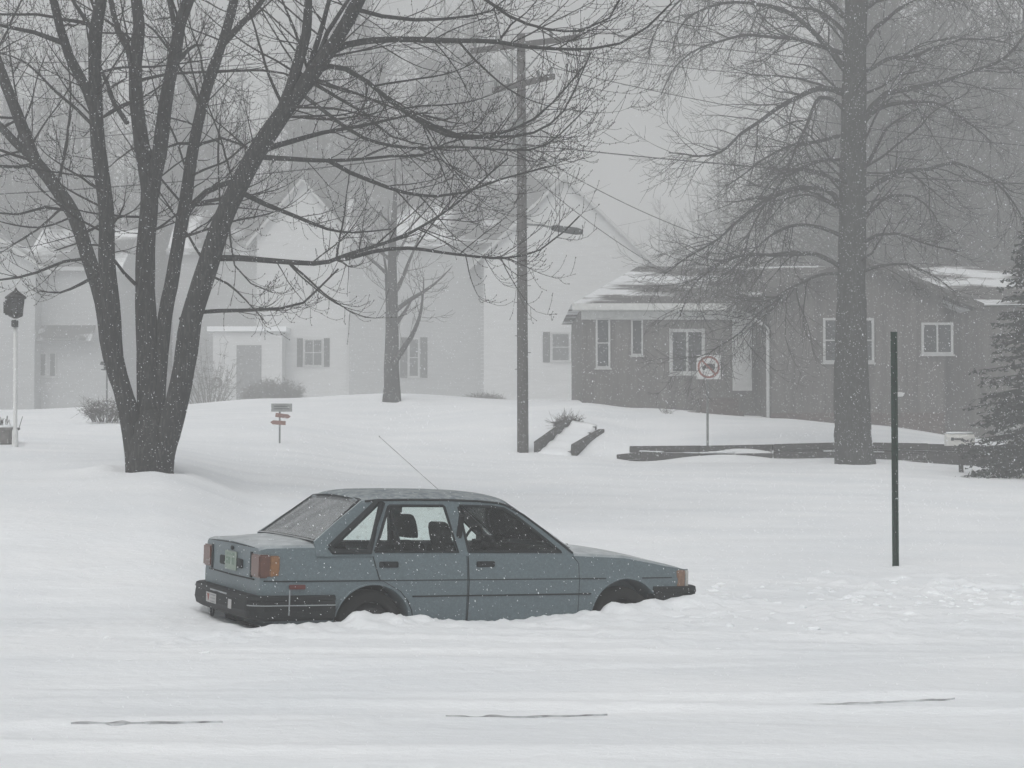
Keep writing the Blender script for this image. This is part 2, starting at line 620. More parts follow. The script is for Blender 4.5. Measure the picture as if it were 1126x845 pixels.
# ------------------------------------------------------------------ the car
def build_car():
    root = thing('parked_car', 'blue grey boxy sedan sunk up to its sills in street snow', 'car', (-1.52, 14.19, 0), (R(-.2), R(1.9), R(26.9)))
    root.matrix_basis = CARM

    def lerp(tab, x):
        if x <= tab[0][0]:
            return tab[0][1]
        for (a, va), (b, vb) in zip(tab, tab[1:]):
            if x <= b:
                return va + (vb - va) * (x - a) / (b - a)
        return tab[-1][1]

    YS = [(.18, .70), (.24, .775), (.34, .800), (.50, .812), (.655, .818), (.675, .812), (.80, .796), (.88, .780), (.96, .745), (1.02, .68)]
    WX = [(-.955, .925), (-.93, .945), (-.86, .965), (-.6, .985), (0, 1.0), (2.0, 1.0), (2.6, .985), (2.9, .968), (3.05, .945), (3.10, .915)]
    TS = [(-.955, .925), (-.93, .945), (-.6, .955), (-.47, .955), (1.9, .885), (2.4, .865), (2.8, .80), (3.0, .755), (3.10, .725)]
    TC = [(-.955, .945), (-.93, .965), (-.6, .995), (-.47, 1.005), (1.9, .955), (2.4, .905), (2.8, .83), (3.0, .775), (3.10, .738)]

    def ysec(z, x):
        return lerp(YS, z) * lerp(WX, x)

    # ---- body shell: a loft of cross sections, with the cabin tub left open on top
    def section(x, cabin):
        ts, tc = lerp(TS, x), lerp(TC, x)
        zb = .20 if -.75 < x < 2.85 else .34
        w = lerp(WX, x)
        pts = [(0, zb), (.66 * w, zb)]
        for z in (zb + .05, .40, .52, .655, .675, .74):
            pts.append((ysec(z, x), z))
        if cabin:
            pts += [(ysec(.80, x), .80), (ysec(.88, x), .872), (ysec(.88, x) - .03, .878), (.70, .60), (0, .56)]
        else:
            zt = ts
            pts += [(ysec((.74 + zt) / 2, x), (.74 + zt) / 2), (ysec(zt - .03, x), zt - .022), (ysec(zt - .03, x) - .028, zt), (.42 * w, tc - .008), (0, tc)]
        return pts

    sts = [(-.958, 0), (-.945, 0), (-.90, 0), (-.7, 0), (-.52, 0), (-.475, 0), (-.47, 1), (-.2, 1), (.2, 1), (.6, 1), (1.0, 1), (1.4, 1), (1.86, 1), (1.865, 0), (1.95, 0), (2.1, 0), (2.25, 0), (2.4, 0), (2.55, 0), (2.7, 0), (2.85, 0), (2.98, 0), (3.06, 0), (3.09, 0), (3.105, 0)]
    vs, fs = [], []
    rings = []
    for x, c in sts:
        sec = section(x, c)
        ring = [(x, -a, b) for a, b in sec] + [(x, a, b) for a, b in reversed(sec[1:-1])]
        rings.append(list(range(len(vs), len(vs) + len(ring))))
        vs += ring
    n = len(rings[0])
    for a, b in zip(rings, rings[1:]):
        for j in range(n):
            fs.append((a[j], a[(j + 1) % n], b[(j + 1) % n], b[j]))
    fs.append(tuple(rings[0]))
    fs.append(tuple(reversed(rings[-1])))
    m = MB()
    m.add(vs, fs)
    body = m.build('body', M['paint'], root, local=True)
    # wheel arches are cut out of the shell
    for (ax, az, ar) in ((0.0, .297, .336), (2.42, .302, .358)):
        for s in (-1, 1):
            b = bmesh.new()
            bmesh.ops.create_cone(b, cap_ends=True, segments=40, radius1=ar, radius2=ar, depth=.44, matrix=Matrix.Translation((ax, s * .74, az)) @ Matrix.Rotation(pi / 2, 4, 'X'))
            me = bpy.data.meshes.new('cut')
            b.to_mesh(me)
            b.free()
            me.materials.append(M['dark'])
            co = bpy.data.objects.new('cut', me)
            COL.objects.link(co)
            co.parent = root
            md = body.modifiers.new('b', 'BOOLEAN')
            md.operation = 'DIFFERENCE'
            md.solver = 'EXACT'
            md.object = co
            bpy.context.view_layer.update()
            dg = bpy.context.evaluated_depsgraph_get()
            nm = bpy.data.meshes.new_from_object(body.evaluated_get(dg))
            body.modifiers.clear()
            body.data = nm
            bpy.data.objects.remove(co)
    nm = body.data
    nm.name = 'body'
    b = bmesh.new()
    b.from_mesh(nm)
    bmesh.ops.recalc_face_normals(b, faces=b.faces)
    for e in b.edges:
        if len(e.link_faces) == 2:
            e.smooth = e.calc_face_angle(0) < R(28)
    for f in b.faces:
        f.smooth = True
    b.to_mesh(nm)
    b.free()

    # ---- wheels
    for ax, az in ((0, .29), (2.42, .29)):
        for s in (-1, 1):
            wr = MB()
            prof = [(.20, -.085), (.25, -.095), (.285, -.08), (.295, -.04), (.295, .04), (.285, .08), (.25, .095), (.20, .085)]
            k = 28
            vv, ff = [], []
            for i in range(k):
                an = 2 * pi * i / k
                for r, w in prof:
                    vv.append((ax + r * cos(an), s * .685 + w, az + r * sin(an)))
            q = len(prof)
            for i in range(k):
                for j in range(q):
                    ff.append((i * q + j, i * q + (j + 1) % q, ((i + 1) % k) * q + (j + 1) % q, ((i + 1) % k) * q + j))
            wr.add(vv, ff)
            wh = wr.build('wheel', M['tyre'], root, smooth=True, local=True)
            rm = MB()
            rm.tube([Vector((ax, s * .685 + s * t, az)) for t in (-.07, .03, .07, .075)], [.19, .19, .15, .07], 20)
            rm.build('rim', M['rim'], wh, local=True)
        # mud and liner of the arch
    # ---- doors on both sides
    def panel(s, rows, off, thick, grow=0.0):
        """rows: list of (z, x0, x1); a curved skin that follows the side"""
        m = MB()
        nx = 10
        vv = []
        R_ = []
        zz0, zz1 = rows[0][0], rows[-1][0]
        for z, x0, x1 in rows:
            z_ = z + (grow if z == zz1 else -grow if z == zz0 else 0)
            R_.append((z_, x0 - grow, x1 + grow))
        for dep in (0, 1):
            for z, x0, x1 in R_:
                for i in range(nx + 1):
                    x = x0 + (x1 - x0) * i / nx
                    vv.append((x, s * (ysec(z, x) + off - dep * thick), z))
        nr = len(R_)
        k = nx + 1
        o2 = nr * k
        ff = []
        for r in range(nr - 1):
            for i in range(nx):
                a = r * k + i
                ff.append((a, a + 1, a + k + 1, a + k))
                ff.append((o2 + a, o2 + a + k, o2 + a + k + 1, o2 + a + 1))
        for i in range(nx):
            ff.append((i, o2 + i, o2 + i + 1, i + 1))
            a = (nr - 1) * k + i
            ff.append((a, a + 1, o2 + a + 1, o2 + a))
        for r in range(nr - 1):
            a = r * k
            ff.append((a, a + k, o2 + a + k, o2 + a))
            a = r * k + nx
            ff.append((a, o2 + a, o2 + a + k, a + k))
        m.add(vv, ff)
        return m

    fd = [(z, .868, 1.925 - max(0, z - .80) * .9) for z in (.25, .34, .50, .655, .676, .80, .872)]
    rd = []
    for z in (.25, .34, .42, .50, .58, .655, .676, .80, .872):
        x0 = sqrt(max(0, .372 ** 2 - (z - .297) ** 2)) if z < .297 + .372 else 0
        rd.append((z, max(x0, .06 - (z - .66) * .30 if z > .62 else x0), .845))
    for s in (-1, 1):
        for rows, hx in ((rd, .13), (fd, 1.02)):
            door = panel(s, rows, .006, .012).build('door', M['paint'], root, local=True, smooth=False)
            panel(s, rows, .002, .006, .009).build('door_seal', M['gap'], door, local=True)
            h = MB()
            h.box((hx, s * (ysec(.80, hx) + .012), .798), (.17, .02, .05), (0, 0, 0), .006)
            h.box((hx + .01, s * (ysec(.80, hx) + .026), .806), (.12, .014, .022), (0, 0, 0), .004)
            h.build('handle', M['gap'], door, local=True)

    # ---- trim lines along the flanks
    def strip(s, x0, x1, z, hgt, off, th):
        m = MB()
        k = 24
        for i in range(k):
            a, b_ = x0 + (x1 - x0) * i / k, x0 + (x1 - x0) * (i + 1) / k
            pa, pb = [ysec(z, q) + off for q in (a, b_)]
            vv = []
            for q, y in ((a, pa), (b_, pb)):
                for dy, dz in ((0, -hgt / 2), (0, hgt / 2), (-th, hgt / 2), (-th, -hgt / 2)):
                    vv.append((q, s * (y + dy), z + dz))
            m.add(vv, [(0, 1, 5, 4), (1, 2, 6, 5), (3, 0, 4, 7)] + ([(0, 3, 2, 1)] if i == 0 else []) + ([(4, 5, 6, 7)] if i == k - 1 else []))
        return m

    for s in (-1, 1):
        strip(s, -.93, 2.20, .668, .008, .009, .012).build('side_moulding', M['gap'], root, local=True)
        strip(s, 2.58, 2.90, .668, .008, .006, .010).build('side_moulding', M['gap'], root, local=True)
        strip(s, .345, 2.05, .535, .012, .011, .012).build('side_moulding', M['gap'], root, local=True)

    # ---- greenhouse frame
    def ygl(z):
        return .783 - (z - .88) * .42

    outer = [(-.50, .865), (-.50, .985), (-.28, 1.150), (-.05, 1.312), (.10, 1.334), (.42, 1.341), (.75, 1.343), (1.02, 1.337), (1.22, 1.322), (1.29, 1.305), (1.45, 1.222), (1.64, 1.085), (1.80, .958), (1.885, .885), (1.885, .865)]
    quarter = [(-.355, .905), (-.372, .938), (.088, 1.303), (.132, 1.300), (-.035, .900)]
    rear = [(.018, .900), (.188, 1.268), (.200, 1.276), (.690, 1.280), (.702, 1.270), (.775, .900)]
    front = [(.872, .900), (.836, 1.272), (.846, 1.282), (1.16, 1.278), (1.27, 1.262), (1.37, 1.205), (1.54, 1.075), (1.765, .898)]
    lining = MB()
    for s in (-1, 1):
        m = MB()
        m.prism([outer, quarter, rear, front], lambda a, b_, t: Vector((a, s * (ygl(b_) - t), b_)), .030)
        fr = m.build('window_frame', M['paint'], root, local=True)
        for lp, wd in ((quarter, .030), (rear, .013), (front, .013)):
            g = MB()
            g.prism([lp], lambda a, b_, t: Vector((a, s * (ygl(b_) - .014 - t), b_)), .005)
            sg = g.build('side_window', M['glass'], root, local=True)
            k = MB()
            pts = [Vector((a, s * (ygl(b_) + .001), b_)) for a, b_ in lp]
            pts = pts + pts[:2]
            k.tube(pts, wd, 5, False)
            k.build('gasket', M['gap'], sg, local=True)
        k = MB()
        k.tube([Vector((.205, s * (ygl(1.27) - .006), 1.27)), Vector((.262, s * (ygl(.9) - .006), .90))], .011, 5)
        k.build('window_divider', M['gap'], root, local=True)
        k = MB()
        k.tube([Vector((a, s * (ygl(b_) + .010), b_ - .012)) for a, b_ in ((-.02, 1.322), (.10, 1.334), (.42, 1.341), (.75, 1.343), (1.02, 1.337), (1.22, 1.322), (1.29, 1.305), (1.45, 1.222), (1.64, 1.085), (1.80, .958), (1.875, .90))], .010, 5)
        k.build('drip_rail', M['gap'], root, local=True)

    # ---- roof, screens
    def surf(x0, x1, fz, fy, nx, ny, th):
        m = MB()
        vv = []
        for dep in (0, 1):
            for i in range(nx + 1):
                x = x0 + (x1 - x0) * i / nx
                for j in range(ny + 1):
                    v = -1 + 2 * j / ny
                    p = fz(i / nx, v)
                    vv.append((p[0], p[1], p[2] - dep * th))
        k = ny + 1
        o2 = (nx + 1) * k
        ff = []
        for i in range(nx):
            for j in range(ny):
                a = i * k + j
                ff.append((a, a + 1, a + k + 1, a + k))
                ff.append((o2 + a, o2 + a + k, o2 + a + k + 1, o2 + a + 1))
        for i in range(nx):
            a = i * k
            ff.append((a, a + k, o2 + a + k, o2 + a))
            a = i * k + ny
            ff.append((a, o2 + a, o2 + a + k, a + k))
        for j in range(ny):
            ff.append((j, o2 + j, o2 + j + 1, j + 1))
            a = nx * k + j
            ff.append((a, a + 1, o2 + a + 1, o2 + a))
        m.add(vv, ff)
        return m

    RZ = [(-.06, 1.317), (0, 1.337), (.10, 1.352), (.42, 1.362), (.75, 1.364), (1.02, 1.357), (1.22, 1.341), (1.31, 1.322)]

    def roof_pt(u, v):
        x = -.06 + 1.37 * u
        e = 1 - abs(v) ** 3.2
        zs = lerp(RZ, x) - .020
        return (x + .03 * (1 - v * v) * (1 if u > .5 else -1), v * (ygl(zs) + .002), zs + (.050 * (1 - v * v) + .016 * min(1, (1 - abs(v)) * 8)))
    surf(0, 1, roof_pt, None, 22, 20, .03).build('roof', M['roofpaint'], root, local=True, smooth=True)

    def ws_pt(u, v):
        z = .915 + .40 * u
        x = 1.868 - (1.868 - 1.292) * u + .07 * (1 - v * v) * (1 - .4 * u)
        return (x, v * (ygl(z) - .006), z + .035 * (1 - v * v) * u)
    wsh = surf(0, 1, ws_pt, None, 8, 12, .006).build('windshield', M['glass'], root, local=True, smooth=True)
    surf(0, 1, lambda u, v: (ws_pt(.02 + u * .97, v * .97)[0] + .016, ws_pt(u * .97, v * .97)[1], ws_pt(.02 + u * .97, v * .97)[2] + .014), None, 8, 12, .010).build('snow_cover', M['snow'], wsh, local=True, smooth=True)

    def rw_pt(u, v):
        z = .985 + .335 * u
        x = -.475 + .425 * u - .06 * (1 - v * v) * (1 - .4 * u)
        return (x, v * (ygl(z) - .035), z + .02 * (1 - v * v))
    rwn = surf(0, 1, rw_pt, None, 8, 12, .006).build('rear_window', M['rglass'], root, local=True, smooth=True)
    g = MB()
    loop = [Vector(rw_pt(0, -1 + 2 * i / 10)) for i in range(11)] + [Vector(rw_pt(i / 6, 1)) for i in range(1, 7)] + [Vector(rw_pt(1, 1 - 2 * i / 10)) for i in range(1, 11)] + [Vector(rw_pt(1 - i / 6, -1)) for i in range(1, 7)]
    g.tube(loop, .013, 5, False)
    g.build('gasket', M['gap'], rwn, local=True)
    g = MB()
    g.tube([Vector(rw_pt(0, -1 + 2 * i / 10)) + Vector((-.018, 0, .004)) for i in range(11)], .007, 5)
    g.build('bright_trim', M['chrome'], rwn, local=True)
    # C pillar infill between frame and rear screen
    # ---- cabin
    def seat(x, y):
        m = MB()
        m.box((x + .22, y, .60), (.50, .46, .16), (0, -.08, 0), .05)
        m.build('seat', M['seat'], root, local=True, smooth=True)
        h = .035 if y > 0 else 0
        half = [(.23, .50), (.235, .70), (.225, .84), (.19, .905), (.14, .93)]
        m = MB()
        prof = half + [(-a, b_) for a, b_ in reversed(half)]
        m.prism([prof], lambda a, b_, t: Vector((x - .02 - (b_ - .5) * .22 - t, y + a, b_)), .12)
        m.build('backrest', M['seat'], root, local=True)
        half = [(.105, .925 + h), (.13, .96 + h), (.138, 1.03 + h), (.128, 1.085 + h), (.10, 1.12 + h), (.05, 1.135 + h)]
        m = MB()
        prof = half + [(-a, b_) for a, b_ in reversed(half)]
        m.prism([prof], lambda a, b_, t: Vector((x - .03 - (b_ - .5) * .22 - t, y + a, b_)), .09)
        m.build('headrest', M['seat'], root, local=True)
    seat(.98, -.36)
    seat(.98, .36)
    m = MB()
    m.box((.10, 0, .62), (.5, 1.25, .16), None, .05)
    m.box((-.20, 0, .80), (.14, 1.25, .42), (0, -.3, 0), .05)
    m.build('rear_bench', M['seat'], root, local=True, smooth=True)
    m = MB()
    m.box((-.36, 0, .945), (.28, 1.36, .02))
    m.build('parcel_shelf', M['seat'], root, local=True)
    m = MB()
    m.box((1.72, 0, .80), (.30, 1.38, .24), None, .06)
    m.box((1.62, .36, .93), (.22, .36, .10), None, .04)
    m.build('dashboard', M['seat'], root, local=True, smooth=True)
    m = MB()
    m.tube([Vector((1.44 + .06 * sin(a), .36 + .18 * cos(a), .90 + .17 * sin(a))) for a in [2 * pi * i / 20 for i in range(21)]], .014, 6, False)
    m.tube([Vector((1.44, .36, .90)), Vector((1.60, .36, .86))], .03, 6)
    m.build('steering_wheel', M['seat'], root, local=True, smooth=True)
    m = MB()
    for s in (-1, 1):
        m.box((.805, s * .715, 1.02), (.05, .03, .42), (-s * .38, -.08, 0), .01)
    m.build('pillar_lining', M['seat'], root, local=True)

    # ---- bumpers
    def bumper(xs, zs, name):
        """xs: plan outline (x, y) of the outer face from right to left, zs: profile (offset, z)"""
        m = MB()
        vv, ff = [], []
        k = len(zs)
        n = len(xs)
        for i, (x, y) in enumerate(xs):
            p, q = Vector(xs[max(i - 1, 0)]), Vector(xs[min(i + 1, n - 1)])
            t = (q - p).normalized()
            nrm = Vector((t.y, -t.x))
            for o, z in zs:
                vv.append((x + nrm.x * o, y + nrm.y * o, z))
        for i in range(n - 1):
            for j in range(k):
                ff.append((i * k + j, i * k + (j + 1) % k, (i + 1) * k + (j + 1) % k, (i + 1) * k + j))
        ff.append(tuple(range(k)))
        ff.append(tuple(reversed(range((n - 1) * k, n * k))))
        m.add(vv, ff)
        return m.build(name, M['rubber'], root, local=True)

    def path(xe, xs_, w, r):
        sgn = 1 if xe > 1 else -1
        p = [(xs_, -w)]
        for i in range(7):
            a = i / 6 * pi / 2
            p.append((xe - sgn * r + sgn * r * sin(a), -(w - r * 1.0) - r * cos(a)))
        p += [(xe + sgn * .015, -w * .4), (xe + sgn * .02, 0), (xe + sgn * .015, w * .4)]
        p += [(a, -b_) for a, b_ in reversed(p[:8])]
        return p

    rp = path(-1.03, -.34, .818, .13)
    fp = path(3.20, 2.70, .80, .16)
    # normals have to point outwards: rear path runs from right to left round the tail
    prof = [(0, .556), (.02, .548), (.028, .52), (.020, .507), (.024, .485), (.03, .43), (.015, .375), (-.03, .35), (-.10, .36), (-.10, .55)]
    rb = bumper(rp, [(-o, z) for o, z in prof], 'rear_bumper')
    fb = bumper(fp, [(0, .59), (.02, .582), (.028, .54), (.020, .525), (.024, .49), (.03, .43), (.012, .40), (-.05, .36), (-.10, .38), (-.10, .57)], 'front_bumper')
    # pale line along the bumper
    g = MB()
    g.tube([Vector((x - (.0 if abs(y) > .8 else .028), y * 1.035, .478)) for x, y in rp[0:7]], .005, 5)
    g.build('bumper_line', M['greyline'], rb, local=True)
    g = MB()
    g.tube([Vector((-.735, -.848, .600)), Vector((-.735, -.851, .50)), Vector((-.735, -.845, .40))], .006, 5)
    g.build('bumper_joint', M['greyline'], rb, local=True)
    # a light scuff, stickers and a towing eye
    g = MB()
    g.box((-1.073, -.03, .528), (.006, .46, .012))
    g.build('worn_edge', M['greyline'], rb, local=True)
    g = MB()
    g.box((-1.082, .14, .46), (.004, .28, .082))
    st = g.build('sticker', M['sticker'], rb, local=True)
    g = MB()
    g.prism([[(.03, .028), (-.03, .028), (0, -.03)]], lambda a, b_, t: Vector((-1.087 + t, .215 + a, .462 + b_)), .003)
    g.build('emblem', M['red'], st, local=True)
    g = MB()
    for i in range(3):
        g.box((-1.086, .085, .487 - .027 * i), (.003, .13, .008))
    g.build('lettering', M['signgrey'], st, local=True)
    g = MB()
    g.box((-1.080, -.375, .455), (.004, .085, .075))
    tag(g.build('sticker', M['sticker'], rb, local=True))
    g = MB()
    g.tube([Vector((-.985, .42 + .04 * cos(a), .325 + .045 * sin(a))) for a in [pi * .6 + 2 * pi * i / 14 * .9 for i in range(15)]], .010, 6)
    g.tube([Vector((-.985, .42, .37)), Vector((-.96, .42, .40))], .012, 6)
    g.build('towing_eye', M['gap'], root, local=True)
    # valance under the rear bumper
    g = MB()
    g.box((-.58, 0, .30), (.40, 1.46, .20), None, .03)
    g.build('valance', M['dark'], root, local=True)

    # ---- rear lamps, plate, trunk lid
    for s in (-1, 1):
        g = MB()
        g.box((-.925, s * .675, .785), (.10, .215, .185), None, .012)
        g.box((-.955, s * .555, .785), (.018, .05, .195), None, .006)
        tl = g.build('tail_lamp', M['tail'], root, local=True)
        g = MB()
        g.box((-.845, s * .770, .785), (.085, .03, .170), None, .010)
        g.build('amber_lens', M['amber'], tl, local=True)
        g = MB()
        g.box((-.963, s * .540, .785), (.01, .035, .205))
        g.build('lamp_surround', M['gap'], tl, local=True)
        g = MB()
        g.box((-.66, s * (ysec(.625, -.66) + .008), .622), (.135, .024, .036), None, .004)
        g.build('side_marker', M['markred'], root, local=True)
    g = MB()
    g.box((-.972, -.02, .785), (.008, .31, .155))
    pl = g.build('licence_plate', M['plate'], root, local=True)
    g = MB()
    g.box((-.978, -.02, .838), (.004, .20, .018))
    for i in range(6):
        if i != 3:
            g.box((-.978, .085 - .04 * i, .782), (.004, .022, .056))
    g.build('plate_marks', M['plateink'], pl, local=True)
    g = MB()
    for s in (-1, 1):
        g.box((-.968, -.02 + s * .235, .775), (.02, .13, .075), None, .006)
    g.build('plate_lamp', M['gap'], root, local=True)
    g = MB()
    g.box((-.967, -.03, .890), (.012, .06, .034), None, .005)
    g.build('trunk_lock', M['gap'], root, local=True)
    g = MB()
    g.tube([Vector((-.962, -.62, .672)), Vector((-.966, 0, .668)), Vector((-.962, .62, .672))], .006, 5)
    g.tube([Vector((-.955, -.60, .925)), Vector((-.966, 0, .935)), Vector((-.955, .60, .925))], .004, 5)
    g.build('trunk_seam', M['gap'], root, local=True)
    # ---- nose: lamps, grille
    for s in (-1, 1):
        g = MB()
        g.box((3.005, s * .758, .655), (.09, .055, .155), (0, 0, -s * .10), .008)
        g.build('turn_lamp', M['turn'], root, local=True)
        g = MB()
        g.box((3.075, s * .735, .655), (.05, .055, .155), (0, 0, -s * .25), .008)
        g.build('corner_lens', M['lamp'], root, local=True)
        g = MB()
        g.box((3.11, s * .55, .655), (.03, .30, .14), None, .012)
        g.build('headlight', M['lamp'], root, local=True)
    g = MB()
    g.box((3.112, 0, .65), (.02, .76, .12))
    for i in range(5):
        g.box((3.125, 0, .605 + .022 * i), (.012, .74, .007))
    g.build('grille', M['gap'], root, local=True)
    g = MB()
    for i in range(2):
        g.tube([Vector((1.95 + .02 * i, -.55 + .6 * i, .95)), Vector((1.90, -.1 + .6 * i, .965))], .008, 5)
    g.build('wiper', M['gap'], root, local=True)
    g = MB()
    g.tube([Vector((1.20, .52, 1.36)), Vector((.57, .56, 1.865))], .0022, 5)
    g.bead(Vector((.57, .56, 1.868)), .008)
    g.box((1.20, .52, 1.362), (.06, .03, .03), None, .006)
    g.build('antenna', M['steel'], root, local=True)
    for s in (-1, 1):
        for cx, cz, rr_, yy in ((0, .297, .343, .813), (2.42, .302, .364, .806)):
            g = MB()
            g.tube([Vector((cx + rr_ * cos(a), s * yy, cz + rr_ * sin(a))) for a in [pi * (.12 + .80 * i / 16) for i in range(17)]], .008, 5)
            g.build('arch_lip', M['paint'], root, local=True)
    return root


build_car()


# ------------------------------------------------------------------ trees
def resample(pts, step):
    out = []
    n = len(pts)
    for i in range(n - 1):
        p0, p1, p2, p3 = pts[max(i - 1, 0)], pts[i], pts[i + 1], pts[min(i + 2, n - 1)]
        k = max(1, int((p2 - p1).length / step))
        for j in range(k):
            t = j / k
            out.append(.5 * ((2 * p1) + (p2 - p0) * t + (2 * p0 - 5 * p1 + 4 * p2 - p3) * t * t + (3 * p1 - p0 - 3 * p2 + p3) * t ** 3))
    out.append(pts[-1])
    return out


class Grower:
    def __init__(s, seed, rmin, droop, lift, jit, bud=0.0, seg=.22, down=0.0):
        s.r = random.Random(seed)
        s.rmin, s.droop, s.lift, s.jit, s.bud, s.seg, s.down = rmin, droop, lift, jit, bud, seg, down
        s.tw = MB()
        s.big = MB()
        s.n = 0

    def rv(s):
        r = s.r
        return Vector((r.gauss(0, 1), r.gauss(0, 1), r.gauss(0, 1)))

    def side(s, T, lo, hi, flat=0.0):
        v = s.rv()
        v.z *= (1 - flat)
        a = v - T * v.dot(T)
        a.normalize()
        an = R(s.r.uniform(lo, hi))
        return T * cos(an) + a * sin(an)

    def branch(s, p, d, L, r0, lev, dens, maxlev):
        r = s.r
        n = max(4, int(L / s.seg))
        st = L / n
        pts, rad = [p.copy()], [r0]
        d = d.normalized()
        wob = s.rv() * s.jit * .4
        for i in range(n):
            t = (i + 1) / n
            c = -s.droop * (1 - t) + s.lift * t * t
            d = d + s.rv() * s.jit + wob * .3 + Vector((0, 0, c * st / max(L, .3) * 4))
            d.normalize()
            p = p + d * st
            pts.append(p)
            rad.append(max(s.rmin * .8, r0 * (1 - t) ** .75))
        mb = s.big if r0 > .028 else s.tw
        mb.tube(pts, rad, 6 if r0 > .03 else 4 if r0 > .014 else 3, False)
        s.n += 1
        s.kids(pts, rad, L, lev, dens, maxlev, .18)
        return pts

    def kids(s, pts, rad, L, lev, dens, maxlev, t0):
        r = s.r
        n = len(pts) - 1
        if s.bud and lev >= maxlev - 1:
            q = .35
            while q < 1:
                i = min(n - 1, int(q * n))
                f = q * n - i
                pp = pts[i] * (1 - f) + pts[i + 1] * f
                s.tw.bead(pp + s.rv() * s.bud * .5, s.bud * r.uniform(.6, 1.3), 1.6)
                q += r.uniform(.05, .14) * (1.6 / max(L, .5))
            s.tw.bead(pts[-1], s.bud * 1.1, 1.6)
        if lev >= maxlev:
            return
        k = max(2, int(L * dens * r.uniform(.8, 1.2)))
        for _ in range(k):
            t = t0 + (1 - t0) * r.random() ** .8
            i = min(n - 1, int(t * n))
            f = t * n - i
            pp = pts[i] * (1 - f) + pts[i + 1] * f
            T = (pts[i + 1] - pts[i]).normalized()
            d = s.side(T, 28, 62, .2)
            d.z -= s.down * r.random()
            l = min(L * r.uniform(.22, .5) * (1.15 - .55 * t), 3.2)
            l = max(l, .25)
            s.branch(pp, d, l, max(s.rmin, min(rad[i] * .55, l * .0095)), lev + 1, dens * 1.15, maxlev)


